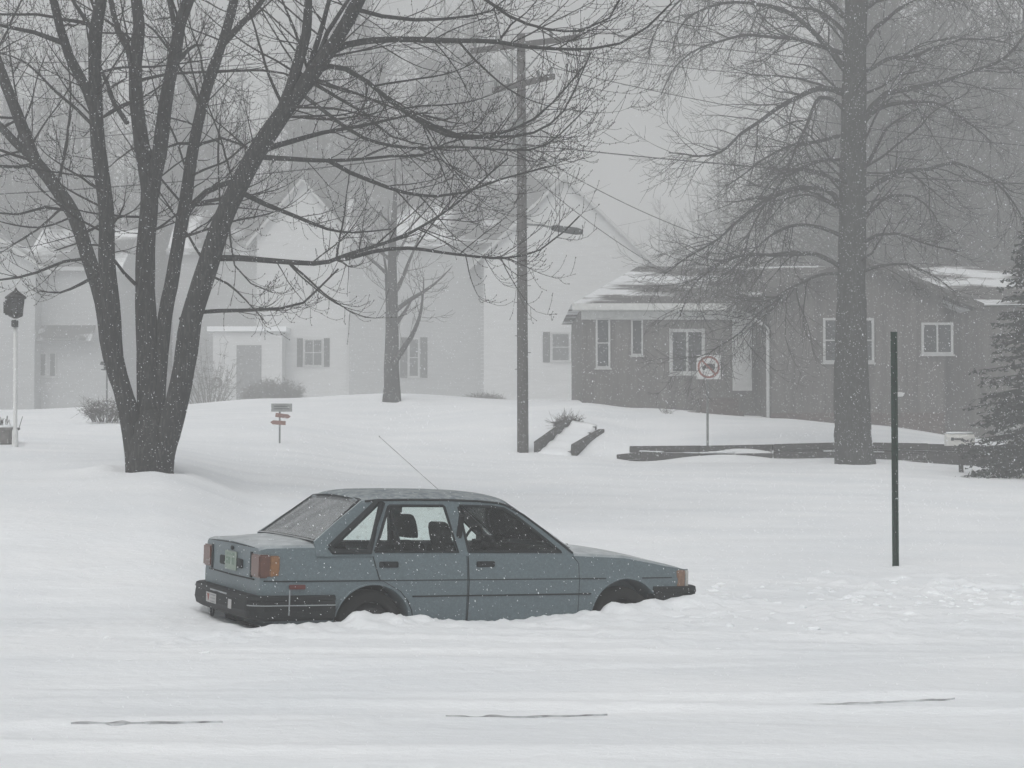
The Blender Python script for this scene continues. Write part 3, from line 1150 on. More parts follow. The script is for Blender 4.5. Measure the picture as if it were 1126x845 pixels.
def maple():
    D = 23.0
    sc = D / F  # metres per pixel
    base = W(165, 516, D)
    root = thing('bare_maple_tree', 'large dark multi stemmed bare tree nearest the street, left of the car', 'tree', base)
    # stems: (pixel path, start/end width in px, depth lean at the end)
    stems = [
        ([(153, 524), (151, 500), (146, 462), (135, 429), (122, 392), (113, 333), (96, 280), (82, 238), (53, 195), (39, 178), (21, 131), (0, 76), (-22, 10), (-40, -70), (-52, -150)], 21, 5, 2.2),
        ([(39, 178), (18, 158), (0, 139), (-30, 112), (-70, 70), (-110, 10)], 10, 5, 1.0),
        ([(150, 524), (148, 500), (140, 450), (126, 394), (122, 333), (117, 280), (117, 231), (108, 160), (105, 107), (104, 60), (105, 36), (111, 0), (118, -60), (122, -140)], 22, 8, -1.8),
        ([(105, 125), (96, 100), (76, 62), (66, 30), (59, 0), (46, -60), (40, -120)], 12, 5, -1.0),
        ([(162, 524), (162, 500), (163, 458), (162, 387), (160, 333), (160, 280), (163, 240), (164, 205), (156, 160), (150, 110), (149, 70), (153, 28), (150, 0), (150, -70), (157, -150)], 27, 6, 1.2),
        ([(149, 72), (139, 50), (130, 34), (122, 0), (114, -60)], 9, 3, .8),
        ([(166, 215), (169, 195), (175, 172), (181, 124), (186, 90), (193, 58), (198, 26), (209, -4), (226, -70), (236, -140)], 18, 6, -.8),
        ([(193, 36), (190, 18), (186, 0), (178, -40)], 7, 3, .3),
        ([(173, 524), (173, 490), (174, 429), (181, 351), (188, 316), (194, 280), (203, 227), (213, 160), (227, 99), (245, 46), (254, 16), (259, -6), (268, -80), (278, -150)], 18, 7, 2.0),
        ([(246, 48), (264, 28), (284, 7), (304, -24), (324, -60)], 8, 3, 1.0),
        ([(176, 524), (179, 500), (186, 478), (199, 422), (211, 351), (228, 294), (244, 245), (259, 212), (281, 170), (309, 128), (341, 85), (369, 46), (382, 24), (394, 0), (424, -60), (446, -140)], 27, 9, -2.4),
        ([(303, 135), (312, 118), (320, 96), (330, 62), (337, 38), (339, 0), (344, -60)], 13, 5, -.6),
        ([(322, 112), (336, 86), (346, 56), (356, 24), (362, 0), (378, -60)], 7, 3, .5),
        ([(336, 92), (352, 58), (360, 36), (378, 8), (396, -20)], 7, 3, -.5),
    ]
    limbs = [
        ([(363, 58), (380, 50), (400, 46), (437, 43.5), (500, 45), (545, 46), (575, 51), (610, 54), (650, 54), (682, 48), (712, 30), (738, 4)], 8, 2, -2.5),
        ([(288, 166), (305, 160), (320, 156), (355, 146), (395, 139), (450, 127), (470, 124)], 7, 2, 1.5),
        ([(455, 128), (480, 140), (505, 149), (540, 151), (587, 146), (620, 122), (640, 80), (650, 58)], 4, 1.5, .8),
        ([(285, 173), (320, 175), (360, 177), (400, 175), (430, 172), (465, 171), (490, 158), (520, 150)], 6, 1.5, -1.0),
        ([(237, 284), (262, 284), (300, 287), (345, 290), (362, 288), (380, 281), (406, 273), (452, 256), (502, 224), (540, 190), (559, 174)], 7, 1.5, -1.6),
        ([(198, 352), (210, 344), (240, 342), (280, 341), (310, 339), (334, 333), (352, 316), (372, 296)], 5.5, 2, 1.0),
        ([(206, 234), (213, 224), (227, 211), (245, 203), (262, 198)], 8, 6, .2),
        ([(266, 212), (290, 224), (325, 238), (360, 252), (390, 256), (430, 252)], 6, 1.5, 1.8),
        ([(346, 80), (362, 73), (380, 76), (404, 90), (430, 112), (452, 128), (491, 149), (537, 151), (587, 131), (623, 96), (640, 75)], 6, 1.5, -1.4),
        ([(380, 285), (410, 277), (449, 273), (502, 280), (555, 284), (594, 275), (620, 255), (637, 238)], 4.5, 1.5, -.8),
        ([(360, 176), (385, 190), (410, 200), (445, 212), (480, 216), (510, 212), (552, 197), (610, 182)], 5, 1.5, .9),
        ([(390, 10), (420, 18), (455, 22), (500, 20), (540, 12), (560, -4)], 5, 1.5, .9),
        ([(394, -2), (420, -20), (470, -30), (520, -10), (560, 18), (600, 32), (640, 34), (670, 20), (684, -4)], 6, 1.5, -1.2),
        ([(345, 92), (372, 108), (400, 124), (430, 150), (470, 160)], 4, 1.5, 1.2),
        ([(330, 102), (360, 125), (400, 152), (450, 163), (505, 162), (560, 165), (600, 160), (646, 118)], 4.5, 1.3, -1.8),
        ([(70, 48), (54, 42), (38, 36), (18, 32), (0, 28), (-30, 26), (-70, 30)], 6, 2, -1),
        ([(102, 28), (86, 24), (72, 22), (40, 16), (0, 16), (-40, 8)], 4.5, 2, 1),
        ([(140, 136), (126, 115), (118, 92), (108, 70)], 6, 4, .2),
        ([(160, 322), (148, 312), (136, 300), (124, 284), (108, 270), (84, 268), (60, 276)], 5, 1.5, -1.2),
        ([(112, 300), (90, 312), (66, 322), (44, 320)], 4, 1.5, .8),
        ([(98, 284), (70, 288), (40, 300), (0, 308), (-40, 300)], 4, 1.5, -.9),
        ([(40, 180), (20, 184), (0, 183), (-40, 178)], 5, 2, .4),
        ([(76, 232), (50, 228), (20, 236), (-20, 232)], 4, 1.5, -.8),
        ([(172, 175), (164, 166), (158, 150)], 7, 5, .1),
        ([(212, 164), (222, 158), (244, 152), (262, 158), (290, 172)], 4.5, 2, .6),
        ([(214, 158), (196, 158), (184, 162), (174, 172)], 4, 2, .3),
        ([(196, 66), (206, 56), (214, 50), (224, 50)], 6, 2, .6),
        ([(192, 62), (184, 52), (170, 34), (160, 26)], 4, 2, .6),
        ([(104, 36), (94, 22), (82, 4), (70, -20)], 6, 3, .5),
        ([(104, 140), (84, 120), (60, 100), (30, 70), (0, 58)], 4, 1.5, .9),
        ([(250, 222), (252, 250), (254, 270), (258, 292), (276, 312), (300, 322)], 3, 1.2, -.8),
        ([(225, 300), (250, 312), (270, 330), (290, 352)], 3, 1.2, -.9),
    ]
    g = Grower(5, .0034, .10, .55, .055, .0068, .15)
    trunk = MB()
    # flared bole
    tp = [W(164, 526, D), W(164, 516, D), W(165, 500, D), W(166, 480, D), W(166, 462, D), W(164, 448, D)]
    tw_ = [27, 25.5, 24, 23, 19, 6]
    tr_, trr = [], []
    for k in range(len(tp) - 1):
        for q in range(5):
            tr_.append(tp[k].lerp(tp[k + 1], q / 5))
            trr.append((tw_[k] + (tw_[k + 1] - tw_[k]) * q / 5) * sc)
    trunk.tube(tr_, trr, 26, True, .10)
    tr = trunk.build('trunk', M['bark'], root, smooth=True)
    for i, (pp, w0, w1, lean) in enumerate(stems + limbs):
        n = len(pp)
        limb = i >= len(stems)
        pts = []
        # stems leave the bole on their own side; limbs start at the depth of the nearest stem
        d0 = 0.0
        if i >= 1 and pp[0][1] < 470:
            best = 1e9
            for q, (sp, _, _, l2) in enumerate(stems):
                for k, (a, b) in enumerate(sp):
                    e = (a - pp[0][0]) ** 2 + (b - pp[0][1]) ** 2
                    if q != i and e < best:
                        best = e
                        d0 = DEP[q][k] if q < i else 0.0
        if i == 0:
            DEP = []
        dl = []
        for k, (a, b) in enumerate(pp):
            t = k / (n - 1)
            dd = d0 + .8 * lean * (t ** 1.3)
            dl.append(dd)
            pts.append(W(a, b, D + dd))
        DEP.append(dl)
        rs = resample(pts, .22)
        m_ = len(rs)
        rad = []
        for k in range(m_):
            t = k / (m_ - 1)
            wd = (w1 + (w0 - w1) * (1 - t) ** .8) if not limb else (w1 + (w0 - w1) * (1 - t) ** 1.2)
            rad.append(wd * .5 * sc * (1 + .06 * noise.noise(rs[k] * 2.3)))
        mb = MB()
        mb.tube(rs, rad, 18 if w0 > 12 else 7, False, .11 if w0 > 12 else .05)
        mb.build('limb', M['bark'], root, smooth=True)
        L = sum((rs[k + 1] - rs[k]).length for k in range(m_ - 1))
        # side growth
        if limb:
            g.kids(rs, [min(q, .045) for q in rad], min(L, 4.2), 1, 6.0, 3, .15)
        else:
            vis = L
            for _ in range(int(vis * (3.6 if w0 > 14 else 4.2))):
                t = g.r.uniform(.36 if w0 > 14 else .12, 1)
                k = min(m_ - 2, int(t * (m_ - 1)))
                T = (rs[k + 1] - rs[k]).normalized()
                dv = g.side(T, 40, 85, .1)
                l = g.r.uniform(.8, 2.6)
                g.branch(rs[k], dv, l, max(.007, min(rad[k] * .4, l * .010)), 1, 3.2, 3)
    g.tw.build('twigs', M['twig'], root, recalc=False)
    if g.big.v:
        g.big.build('branches', M['bark'], root, recalc=False)
    return g.n


nm_ = maple()


def oak():
    D = 38.0
    sc = D / F
    base = W(940, 513, D)
    root = thing('bare_oak_tree', 'tall bare tree with straight grey trunk and drooping boughs by the timber wall', 'tree', base)
    leader = [(941, 530), (940, 512), (939, 490), (937, 455), (936, 400), (936, 330), (937, 260), (938, 180), (939, 110), (940, 50), (942, 0), (944, -80), (950, -170), (952, -260)]
    wid = [50, 42, 39, 35, 31, 30, 29.5, 28, 26, 24, 22, 17, 11, 5]
    pts = [W(a, b, D) for a, b in leader]
    mb = MB()
    rs, rad = [], []
    for k in range(len(pts) - 1):
        for j in range(6):
            t = j / 6
            rs.append(pts[k].lerp(pts[k + 1], t))
            rad.append((wid[k] + (wid[k + 1] - wid[k]) * t) * .5 * sc)
    mb.tube(resample(rs, .12), [rad[min(len(rad) - 1, int(q / max(1, len(resample(rs, .12)) - 1) * (len(rad) - 1)))] for q in range(len(resample(rs, .12)))], 22, True, .07)
    mb.build('trunk', M['bark2'], root, smooth=True)
    boughs = [
        ([(932, 103), (905, 101), (884, 103), (843, 127), (815, 148), (791, 166), (765, 172), (735, 168)], 9, 2, -1.5),
        ([(932, 80), (918, 60), (905, 45), (870, 17), (833, 5), (791, 7), (765, 18), (747, 33), (738, 60)], 9, 2, -2.0),
        ([(934, 42), (920, 26), (900, 14), (870, 6), (840, -8)], 7, 2, 1.5),
        ([(930, 238), (918, 218), (898, 209), (870, 209), (836, 223), (812, 244), (791, 262), (760, 282), (730, 300)], 8, 2, -1.8),
        ([(930, 206), (910, 196), (887, 187), (867, 188), (843, 206), (826, 228)], 6, 2, 1.5),
        ([(931, 124), (918, 114), (900, 110), (890, 122), (882, 146), (872, 172), (862, 196), (850, 222)], 6, 2, -2.2),
        ([(948, 140), (958, 118), (973, 103), (1014, 96), (1059, 82), (1104, 62), (1128, 38), (1150, 4)], 9, 3, -1.5),
        ([(948, 136), (958, 124), (973, 117), (1014, 113), (1049, 123), (1070, 138), (1090, 156)], 8, 2, 1.2),
        ([(950, 186), (958, 172), (973, 147), (990, 130), (1010, 118)], 6, 2, -1.2),
        ([(950, 50), (962, 30), (980, 17), (1000, 6), (1020, -6)], 8, 2, 1.0),
        ([(949, 214), (965, 202), (987, 190), (1020, 186), (1050, 180), (1078, 192), (1108, 210), (1130, 244)], 8, 2, -1.0),
        ([(948, 246), (962, 228), (980, 214), (1005, 217), (1024, 232), (1036, 252)], 6, 2, 1.4),
        ([(926, 294), (900, 284), (877, 281), (836, 280), (805, 286), (780, 300), (758, 322), (748, 350)], 7, 2, -1.6),
        ([(928, 300), (900, 306), (872, 316), (846, 335), (815, 366), (780, 388), (748, 396)], 5, 1.5, -2.0),
        ([(946, 300), (970, 292), (996, 292), (1024, 302), (1054, 322)], 5, 1.5, -1.6),
        ([(930, 150), (905, 152), (870, 160), (830, 182), (800, 204)], 6, 2, 2.0),
        ([(930, 262), (905, 248), (880, 246), (850, 258), (820, 282), (790, 306)], 6, 2, 2.2),
        ([(946, 270), (966, 258), (992, 256), (1020, 268), (1050, 280)], 5, 2, -2.2),
        ([(931, 60), (900, 50), (860, 42), (815, 40), (770, 52), (740, 80), (726, 104)], 7, 2, 1.0),
        ([(932, 20), (900, -6), (850, -26), (800, -30), (760, -10), (730, 20), (712, 60)], 8, 2, -1.0),
        ([(950, 10), (990, -20), (1040, -34), (1090, -20), (1130, 10)], 8, 2, -1.4),
        ([(948, 80), (976, 66), (1010, 60), (1050, 44), (1090, 40), (1120, 52)], 6, 2, 2.0),
        ([(933, 176), (900, 178), (866, 196), (836, 236), (818, 276), (806, 310)], 5, 2, .5),
    ]
    for i in range(26):  # boughs that come towards the street and go back from it, up the whole trunk
        pass
    g = Grower(8, .0044, .10, .20, .12, 0, .18, .16)
    for pp, w0, w1, lean in boughs:
        n = len(pp)
        pts = [W(a, b, D + lean * (k / (n - 1)) ** 1.2) for k, (a, b) in enumerate(pp)]
        r_ = resample(pts, .22)
        m_ = len(r_)
        for k in range(1, m_):
            r_[k] = r_[k] + Vector((noise.noise(r_[k] * 1.1), noise.noise(r_[k] * 1.1 + Vector((9, 0, 0))), noise.noise(r_[k] * 1.1 + Vector((0, 9, 0))))) * .10
        rad = [(.7 * w1 + (.82 * w0 - .7 * w1) * (1 - k / (m_ - 1)) ** 1.3) * .5 * sc for k in range(m_)]
        mb = MB()
        mb.tube(r_, rad, 8, False)
        mb.build('limb', M['bark2'], root, smooth=True)
        L = sum((r_[k + 1] - r_[k]).length for k in range(m_ - 1))
        g.kids(r_, [min(q, .06) for q in rad], min(L, 4.6), 1, 8.5, 3, .12)
    for i in range(30):
        h = g.r.uniform(4.6, 15)
        a = g.r.uniform(0, 2 * pi)
        dv = Vector((cos(a), sin(a), .5))
        k = min(range(len(rs)), key=lambda q: abs(rs[q].z - h))
        g.branch(rs[k], dv, g.r.uniform(1.8, 3.8), .035, 1, 4.2, 3)
    g.tw.build('twigs', M['twig2'], root, recalc=False)
    g.big.build('branches', M['bark2'], root, recalc=False)
    return g.n


no_ = oak()


def bare_tree(name, label, base, H, r0, seed, dens, group=None, maxlev=3, spread=.5, rmin=.010, fork=.28):
    root = thing(name, label, 'tree', base, group=group)
    g = Grower(seed, rmin, .02, .35, .07, 0, .45)
    r = g.r
    tb = MB()
    pts, rad = [base + Vector((0, 0, -.5))], [r0 * 1.3]
    n = 14
    p = base.copy()
    for i in range(n):
        t = (i + 1) / n
        p = p + Vector((r.gauss(0, .05), r.gauss(0, .05), 1)).normalized() * (H / n)
        pts.append(p)
        rad.append(max(rmin, r0 * (1 - t) ** .8))
    tb.tube(pts, rad, 9)
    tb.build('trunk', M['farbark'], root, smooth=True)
    k = int(H * 1.6)
    for i in range(k):
        t = fork + (1 - fork) * (i + r.random()) / k
        j = min(n - 1, int(t * n))
        a = r.uniform(0, 2 * pi)
        d = Vector((cos(a), sin(a), r.uniform(.5, 1.3)))
        L = H * spread * (1.08 - t) * r.uniform(.6, 1.1) + .5
        g.branch(pts[j], d, L, max(.02, rad[j] * .45), 1, dens, maxlev)
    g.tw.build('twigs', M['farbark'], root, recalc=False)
    if g.big.v:
        g.big.build('branches', M['farbark'], root, recalc=False)
    return root


bare_tree('yard_tree', 'small bare tree standing on the lawn crest in front of the white house', W(430, 443, 56), 8.5, .30, 21, 3.0, spread=.52, rmin=.008, fork=.18)


def gz(x, y):
    return base_h(x, y) - .1


far_lab = 'faint tall bare tree in the blowing snow behind the houses'
protos = [bare_tree('far_tree', far_lab, Vector((0, 0, 0)), h, .32, 40 + i, 1.0, 'bare trees fading behind the houses', 3, sp, .016, fk)
          for i, (h, sp, fk) in enumerate(((24, .34, .25), (21, .40, .2), (26, .30, .35), (19, .44, .22)))]
spots = [(-60, 112), (20, 120), (75, 118), (140, 116), (200, 122), (255, 120), (300, 128), (352, 116), (392, 124), (420, 112), (455, 130), (482, 118), (520, 116), (548, 130),
         (770, 142), (800, 124), (835, 138), (868, 118), (905, 112), (968, 84), (1000, 96), (1030, 72), (1062, 88), (1096, 74), (1130, 90), (1180, 80), (1020, 110), (880, 115)]
rr = random.Random(3)
for i, (px, d) in enumerate(spots):
    o = protos[i] if i < 4 else copy_tree(protos[rr.randrange(4)])
    x = (px - CX) * d / F
    o.location = (x, d, gz(x, d))
    o.rotation_euler = (0, 0, rr.uniform(0, 6.28))
    s_ = rr.uniform(.85, 1.15)
    o.scale = (s_, s_, s_)
    o['label'] = far_lab


def woods():
    m = MB()
    r = random.Random(77)
    for i in range(330):
        px = r.uniform(-420, 1580)
        right = px > 745
        d = r.uniform(72, 112) if right else r.uniform(102, 140)
        H = r.uniform(19, 26) if right else r.uniform(19, 26)
        if 380 < px < 575:
            H *= 1.2
        if 745 < px < 915:
            if r.random() < .15:
                continue
            d, H = r.uniform(120, 175), r.uniform(17, 24)
        if 575 <= px <= 745:
            if r.random() < .45:
                continue
            d, H = r.uniform(150, 210), r.uniform(14, 22)
        x = (px - CX) * d / F
        b = Vector((x, d, gz(x, d)))
        m.tube([b, b + Vector((r.gauss(0, .3), r.gauss(0, .3), H * .5)), b + Vector((r.gauss(0, .6), r.gauss(0, .6), H))], [.24, .15, .03], 5)
        for k in range(60):
            t = r.uniform(.12, .98)
            p = b + Vector((0, 0, H * t))
            a = r.uniform(0, 6.28)
            L = (1.12 - t) * H * .40 * r.uniform(.5, 1)
            dv = Vector((cos(a), sin(a), r.uniform(.2, 1.4))).normalized()
            q = p + dv * L
            m.tube([p, p.lerp(q, .5) + Vector((0, 0, -.2)), q], [.05, .035, .015], 3, False)
            for j in range(9):
                s_ = p.lerp(q, r.uniform(.25, 1))
                e = s_ + (Vector((r.gauss(0, 1), r.gauss(0, 1), r.gauss(.4, 1))) * L * .20)
                m.tube([s_, e], [.020, .010], 3, False)
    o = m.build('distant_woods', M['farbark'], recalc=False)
    tag(o, 'faint mass of bare woods far behind all the houses', 'woods', kind='stuff')


woods()


def spruce(name, label, base, H, Rb, seed, dens, group=None, needle=.05, z0=.03):
    root = thing(name, label, 'evergreen tree', base, group=group)
    r = random.Random(seed)
    t = MB()
    t.tube([base + Vector((0, 0, -.3)), base + Vector((0, 0, H * .5)), base + Vector((0, 0, H))], [.04 + H * .014, H * .009, .015], 9)
    t.build('trunk', M['bark2'], root)
    f = MB()
    k = int(H * dens)
    for i in range(k):
        u = z0 + (1 - z0) * (i + r.random()) / k
        a = r.uniform(0, 6.28)
        L = Rb * (1.02 - u) ** .85 * r.uniform(.7, 1.1) + .15
        p = base + Vector((0, 0, H * u))
        d = Vector((cos(a), sin(a), .15))
        n = max(4, int(L / .22))
        pts = [p]
        for j in range(n):
            tt = j / n
            d = (d + Vector((r.gauss(0, .05), r.gauss(0, .05), -.14 * (1 - tt) + .10 * tt))).normalized()
            pts.append(pts[-1] + d * (L / n))
        f.tube(pts, [.02 * (1 - j / len(pts)) + .005 for j in range(len(pts))], 3, False)
        sd = Vector((-sin(a), cos(a), 0))
        for j in range(1, len(pts)):
            w = (.42 * L * (1 - j / (len(pts) + 1)) + .08)
            for s in (-1, 1):
                q = pts[j]
                e = q + sd * s * w * r.uniform(.5, 1.0) + d * w * .6 + Vector((0, 0, -.35 * w * r.random()))
                m_ = max(2, int((e - q).length / needle / 1.3))
                for z in range(m_):
                    c = q.lerp(e, (z + r.random()) / m_)
                    v1 = Vector((r.gauss(0, 1), r.gauss(0, 1), r.gauss(0, .8))) * needle
                    v2 = (e - q).normalized() * needle * 1.7 + Vector((0, 0, r.gauss(0, .4) * needle))
                    f.add([c - v1, c + v1 * .6 + v2 * .3, c + v2 * 1.3], [(0, 1, 2)])
    f.build('foliage', M['needle'], root, recalc=False)
    return root


bx_ = W(1150, 528, 35)
spruce('spruce_tree', 'dark bushy evergreen at the far right edge beside the mailbox', Vector((bx_.x, bx_.y, bx_.z)), 5.9, 1.75, 4, 46, None, .05, .02)
sp0 = spruce('far_spruce', 'faint dark evergreen rising behind the roof of the white house', Vector((0, 0, 0)), 19, 3.6, 14, 9, 'evergreens fading behind the houses', .20)
for i, (px, d, s_) in enumerate(((472, 118, 1.3), (402, 116, 1.1), (520, 124, 1.2), (1075, 88, .95), (975, 104, 1.1), (340, 126, 1.15))):
    o = sp0 if i == 0 else copy_tree(sp0)
    x = (px - CX) * d / F
    o.location = (x, d, gz(x, d))
    o.scale = (s_, s_, s_)
    o.rotation_euler = (0, 0, i * 1.3)
    o['label'] = ['faint dark evergreen rising behind the roof left of the utility pole', 'faint dark evergreen rising behind the small yard tree', 'faint evergreen just left of the utility pole top',
                  'faint evergreen behind the right end of the brown bungalow', 'faint evergreen behind the trunk of the tall oak', 'faint evergreen behind the gable of the left white house'][i]


# ------------------------------------------------------------------ houses
def window(root, x0, x1, z0, z1, y, framew=.08, mull=1, cross=1, shut=0.0, paneM='pane', frameM='white'):
    m = MB()
    for a, b, c, d in ((x0, x0 + framew, z0, z1), (x1 - framew, x1, z0, z1), (x0 + framew, x1 - framew, z1 - framew, z1), (x0 + framew, x1 - framew, z0, z0 + framew)):
        m.bx(a, b, y - .06, y, c, d)
    for i in range(1, mull):
        xm = x0 + (x1 - x0) * i / mull
        m.bx(xm - framew * .35, xm + framew * .35, y - .05, y, z0 + framew, z1 - framew)
    for i in range(1, cross):
        zm = z0 + (z1 - z0) * i / cross
        m.bx(x0 + framew, x1 - framew, y - .047, y - .003, zm - framew * .3, zm + framew * .3)
    m.bx(x0 - .04, x1 + .04, y - .10, y - .001, z0 - .05, z0 - .002)
    w = m.build('window', M[frameM], root)
    g = MB()
    g.bx(x0 + framew * .8, x1 - framew * .8, y - .025, y - .006, z0 + framew * .8, z1 - framew * .8)
    g.build('pane', M[paneM], w)
    if shut:
        for s in (0, 1):
            a = x0 - shut - .06 if s == 0 else x1 + .06
            h = MB()
            h.bx(a, a + shut, y - .05, y - .002, z0 - .04, z1 + .04)
            n = int((z1 - z0) / .09)
            for i in range(n):
                zz = z0 + (z1 - z0) * (i + .5) / n
                h.box((a + shut / 2, y - .055, zz), (shut - .08, .02, .05), (.5, 0, 0))
            h.build('shutter', M['shutter'], root)


def slab(m, p, th):
    """roof plane: quad of 4 points, given thickness downwards"""
    q = [v - Vector((0, 0, th)) for v in p]
    n = len(p)
    m.add(list(p) + q, [tuple(range(n)), tuple(reversed(range(n, 2 * n)))] + [(i, i + n, (i + 1) % n + n, (i + 1) % n) for i in range(n)])


def bungalow():
    yb, yf = 60.0, 51.0
    root = thing('brown_bungalow', 'low brown board sided bungalow with front gable and patchy snow roof', 'house', (10.5, 54, 2.4))
    x0, x1 = W(640, 400, yf).x, 22.0
    ze = W(640, 337, yf).z
    w = MB()
    w.bx(x0, x1, yf, yb, 1.0, ze - .02)
    x = x0 + .1
    while x < x1:
        w.bx(x - .02, x + .02, yf - .022, yf - .001, 1.3, ze - .16)
        x += .31
    w.build('wall', M['board'], root)
    # fascia
    fz = MB()
    fz.bx(x0 - .32, W(812, 337, yf).x, yf - .42, yf - .37, ze - .14, ze + .06)
    fz.bx(x0 - .30, W(812, 337, yf).x, yf - .365, yf - .003, ze - .16, ze - .135)
    fz.bx(x0 - .02, W(806, 337, yf).x, yf - .04, yf - .023, ze - .42, ze - .165)
    fz.build('fascia', M['fascia'], root)
    # hip roof of the long body
    yr = 55.5
    zr = W(700, 293, yr).z
    xr0, xr1 = W(702, 293, yr).x, 18.5
    A, B, C, D_ = Vector((x0 - .35, yf - .40, ze + .02)), Vector((x1 + .35, yf - .40, ze + .02)), Vector((x1 + .35, yb + .4, ze + .02)), Vector((x0 - .35, yb + .4, ze + .02))
    P, Q = Vector((xr0, yr, zr)), Vector((xr1, yr, zr))
    r = MB()
    r.add([A, B, C, D_, P, Q] , [(0, 1, 5, 4), (1, 2, 5), (2, 3, 4, 5), (3, 0, 4), (3, 2, 1, 0)])
    r.build('roof', M['roofb'], root)
    # front gable
    yg = 48.8
    cx = W(942, 283, yg).x
    zp = W(942, 283, yg).z
    zl = W(808, 335, yg).z
    hw = 134 * yg / F
    gx0, gx1 = W(848, 400, yg).x, cx + (cx - W(848, 400, yg).x)
    sl = (zp - zl) / hw
    g = MB()
    ww = gx1 - cx
    g.prism([[(gx0, .9), (gx1, .9), (gx1, zp - sl * ww - .06), (cx, zp - .06), (gx0, zp - sl * ww - .06)]], lambda a, b, t: Vector((a, yg + t, b)), 2.6)
    x = gx0 + .05
    while x < gx1:
        zt = zp - sl * abs(x - cx) - .16
        g.bx(x - .02, x + .02, yg - .022, yg - .001, 2.42, zt)
        x += .31
    g.build('gable_wall', M['board'], root)
    f2 = MB()
    f2.bx(gx0 - .02, gx1 + .02, yg - .03, yg - .002, .9, 2.36)
    f2.build('foundation', M['brick'], root)
    r = MB()
    for s in (-1, 1):
        e0 = Vector((cx + s * hw, yg - .45, zl))
        slab(r, [Vector((cx, yg - .45, zp)), e0, Vector((cx + s * hw, 55.4, zl)), Vector((cx, 55.4, zp))][:: s], .12)
    r.build('gable_roof', M['roofb'], root)
    r = MB()
    for s in (-1, 1):
        a, b = Vector((cx + s * .002, yg - .47, zp + .01)), Vector((cx + s * (hw + .03), yg - .47, zl + .0))
        dz = Vector((0, 0, -.24))
        r.add([a, b, b + dz, a + dz] + [v + Vector((0, .018, 0)) for v in (a, b, b + dz, a + dz)], [(0, 1, 2, 3), (7, 6, 5, 4), (0, 4, 5, 1), (1, 5, 6, 2), (2, 6, 7, 3), (3, 7, 4, 0)])
    r.build('rake_board', M['roofd'], root)

    def px(a, b, y_, d):
        return W(a, y_, d)
    # windows (pixel boxes turned to metres on their wall)

    def win(xa, xb, ya, yb_, d, **k):
        k.setdefault('frameM', 'trim')
        window(root, W(xa, 400, d).x, W(xb, 400, d).x, W(600, yb_, d).z, W(600, ya, d).z, d, **k)
    win(655, 671, 350, 405, yf - .002, mull=1, cross=2, framew=.06)
    win(694, 707, 351, 391, yf - .002, mull=1, cross=1, framew=.05)
    win(736, 775, 362, 412, yf - .002, mull=2, cross=1, framew=.10)
    win(905, 961, 350, 399, yg - .002, mull=2, cross=2, framew=.07)
    win(1013, 1048, 355, 390, yg - .002, mull=2, cross=1, framew=.07)
    d = MB()
    d.bx(W(804, 0, yf).x, W(825, 0, yf).x, yf - .05, yf - .003, W(600, 430, yf).z, W(600, 345, yf).z)
    dr = d.build('door', M['door'], root)
    d = MB()
    d.bx(W(808, 0, yf).x, W(821, 0, yf).x, yf - .06, yf - .051, W(600, 385, yf).z, W(600, 351, yf).z)
    d.build('door_pane', M['fascia'], dr)
    d = MB()
    xd = W(846, 0, yg).x - .10
    d.tube([Vector((xd - .8, yg - .2, W(600, 344, yg).z)), Vector((xd - .2, yg - .12, W(600, 356, yg).z)), Vector((xd, yg - .06, W(600, 362, yg).z)), Vector((xd, yg - .06, 2.2))], .05, 6)
    d.build('downspout', M['trim'], root)
    d = MB()
    d.bx(W(752, 0, yf).x, W(812, 0, yf).x, yf - .9, yf - .07, 2.0, W(600, 455, yf).z + .06)
    d.bx(W(768, 0, yf).x, W(808, 0, yf).x, yf - .5, yf - .06, 2.0, W(600, 438, yf).z)
    d.build('front_step', M['brick'], root)
    d = MB()
    d.box((W(989, 434, yg).x, yg - .06, W(989, 434, yg).z), (.22, .11, .14), None, .03)
    d.build('dryer_vent', M['white'], root)
    d = MB()
    d.box((W(1102, 0, yg).x, yg - .2, W(1102, 472, yg).z), (.62, .4, 1.1), None, .02)
    d.build('utility_cabinet', M['signgrey'], root)
    d = MB()
    d.tube([Vector((W(830, 290, 55.9).x, 55.9, zr - .4)), Vector((W(830, 280, 55.9).x, 55.9, zr + .35))], .07, 8)
    d.build('vent_pipe', M['roofd'], root)


bungalow()


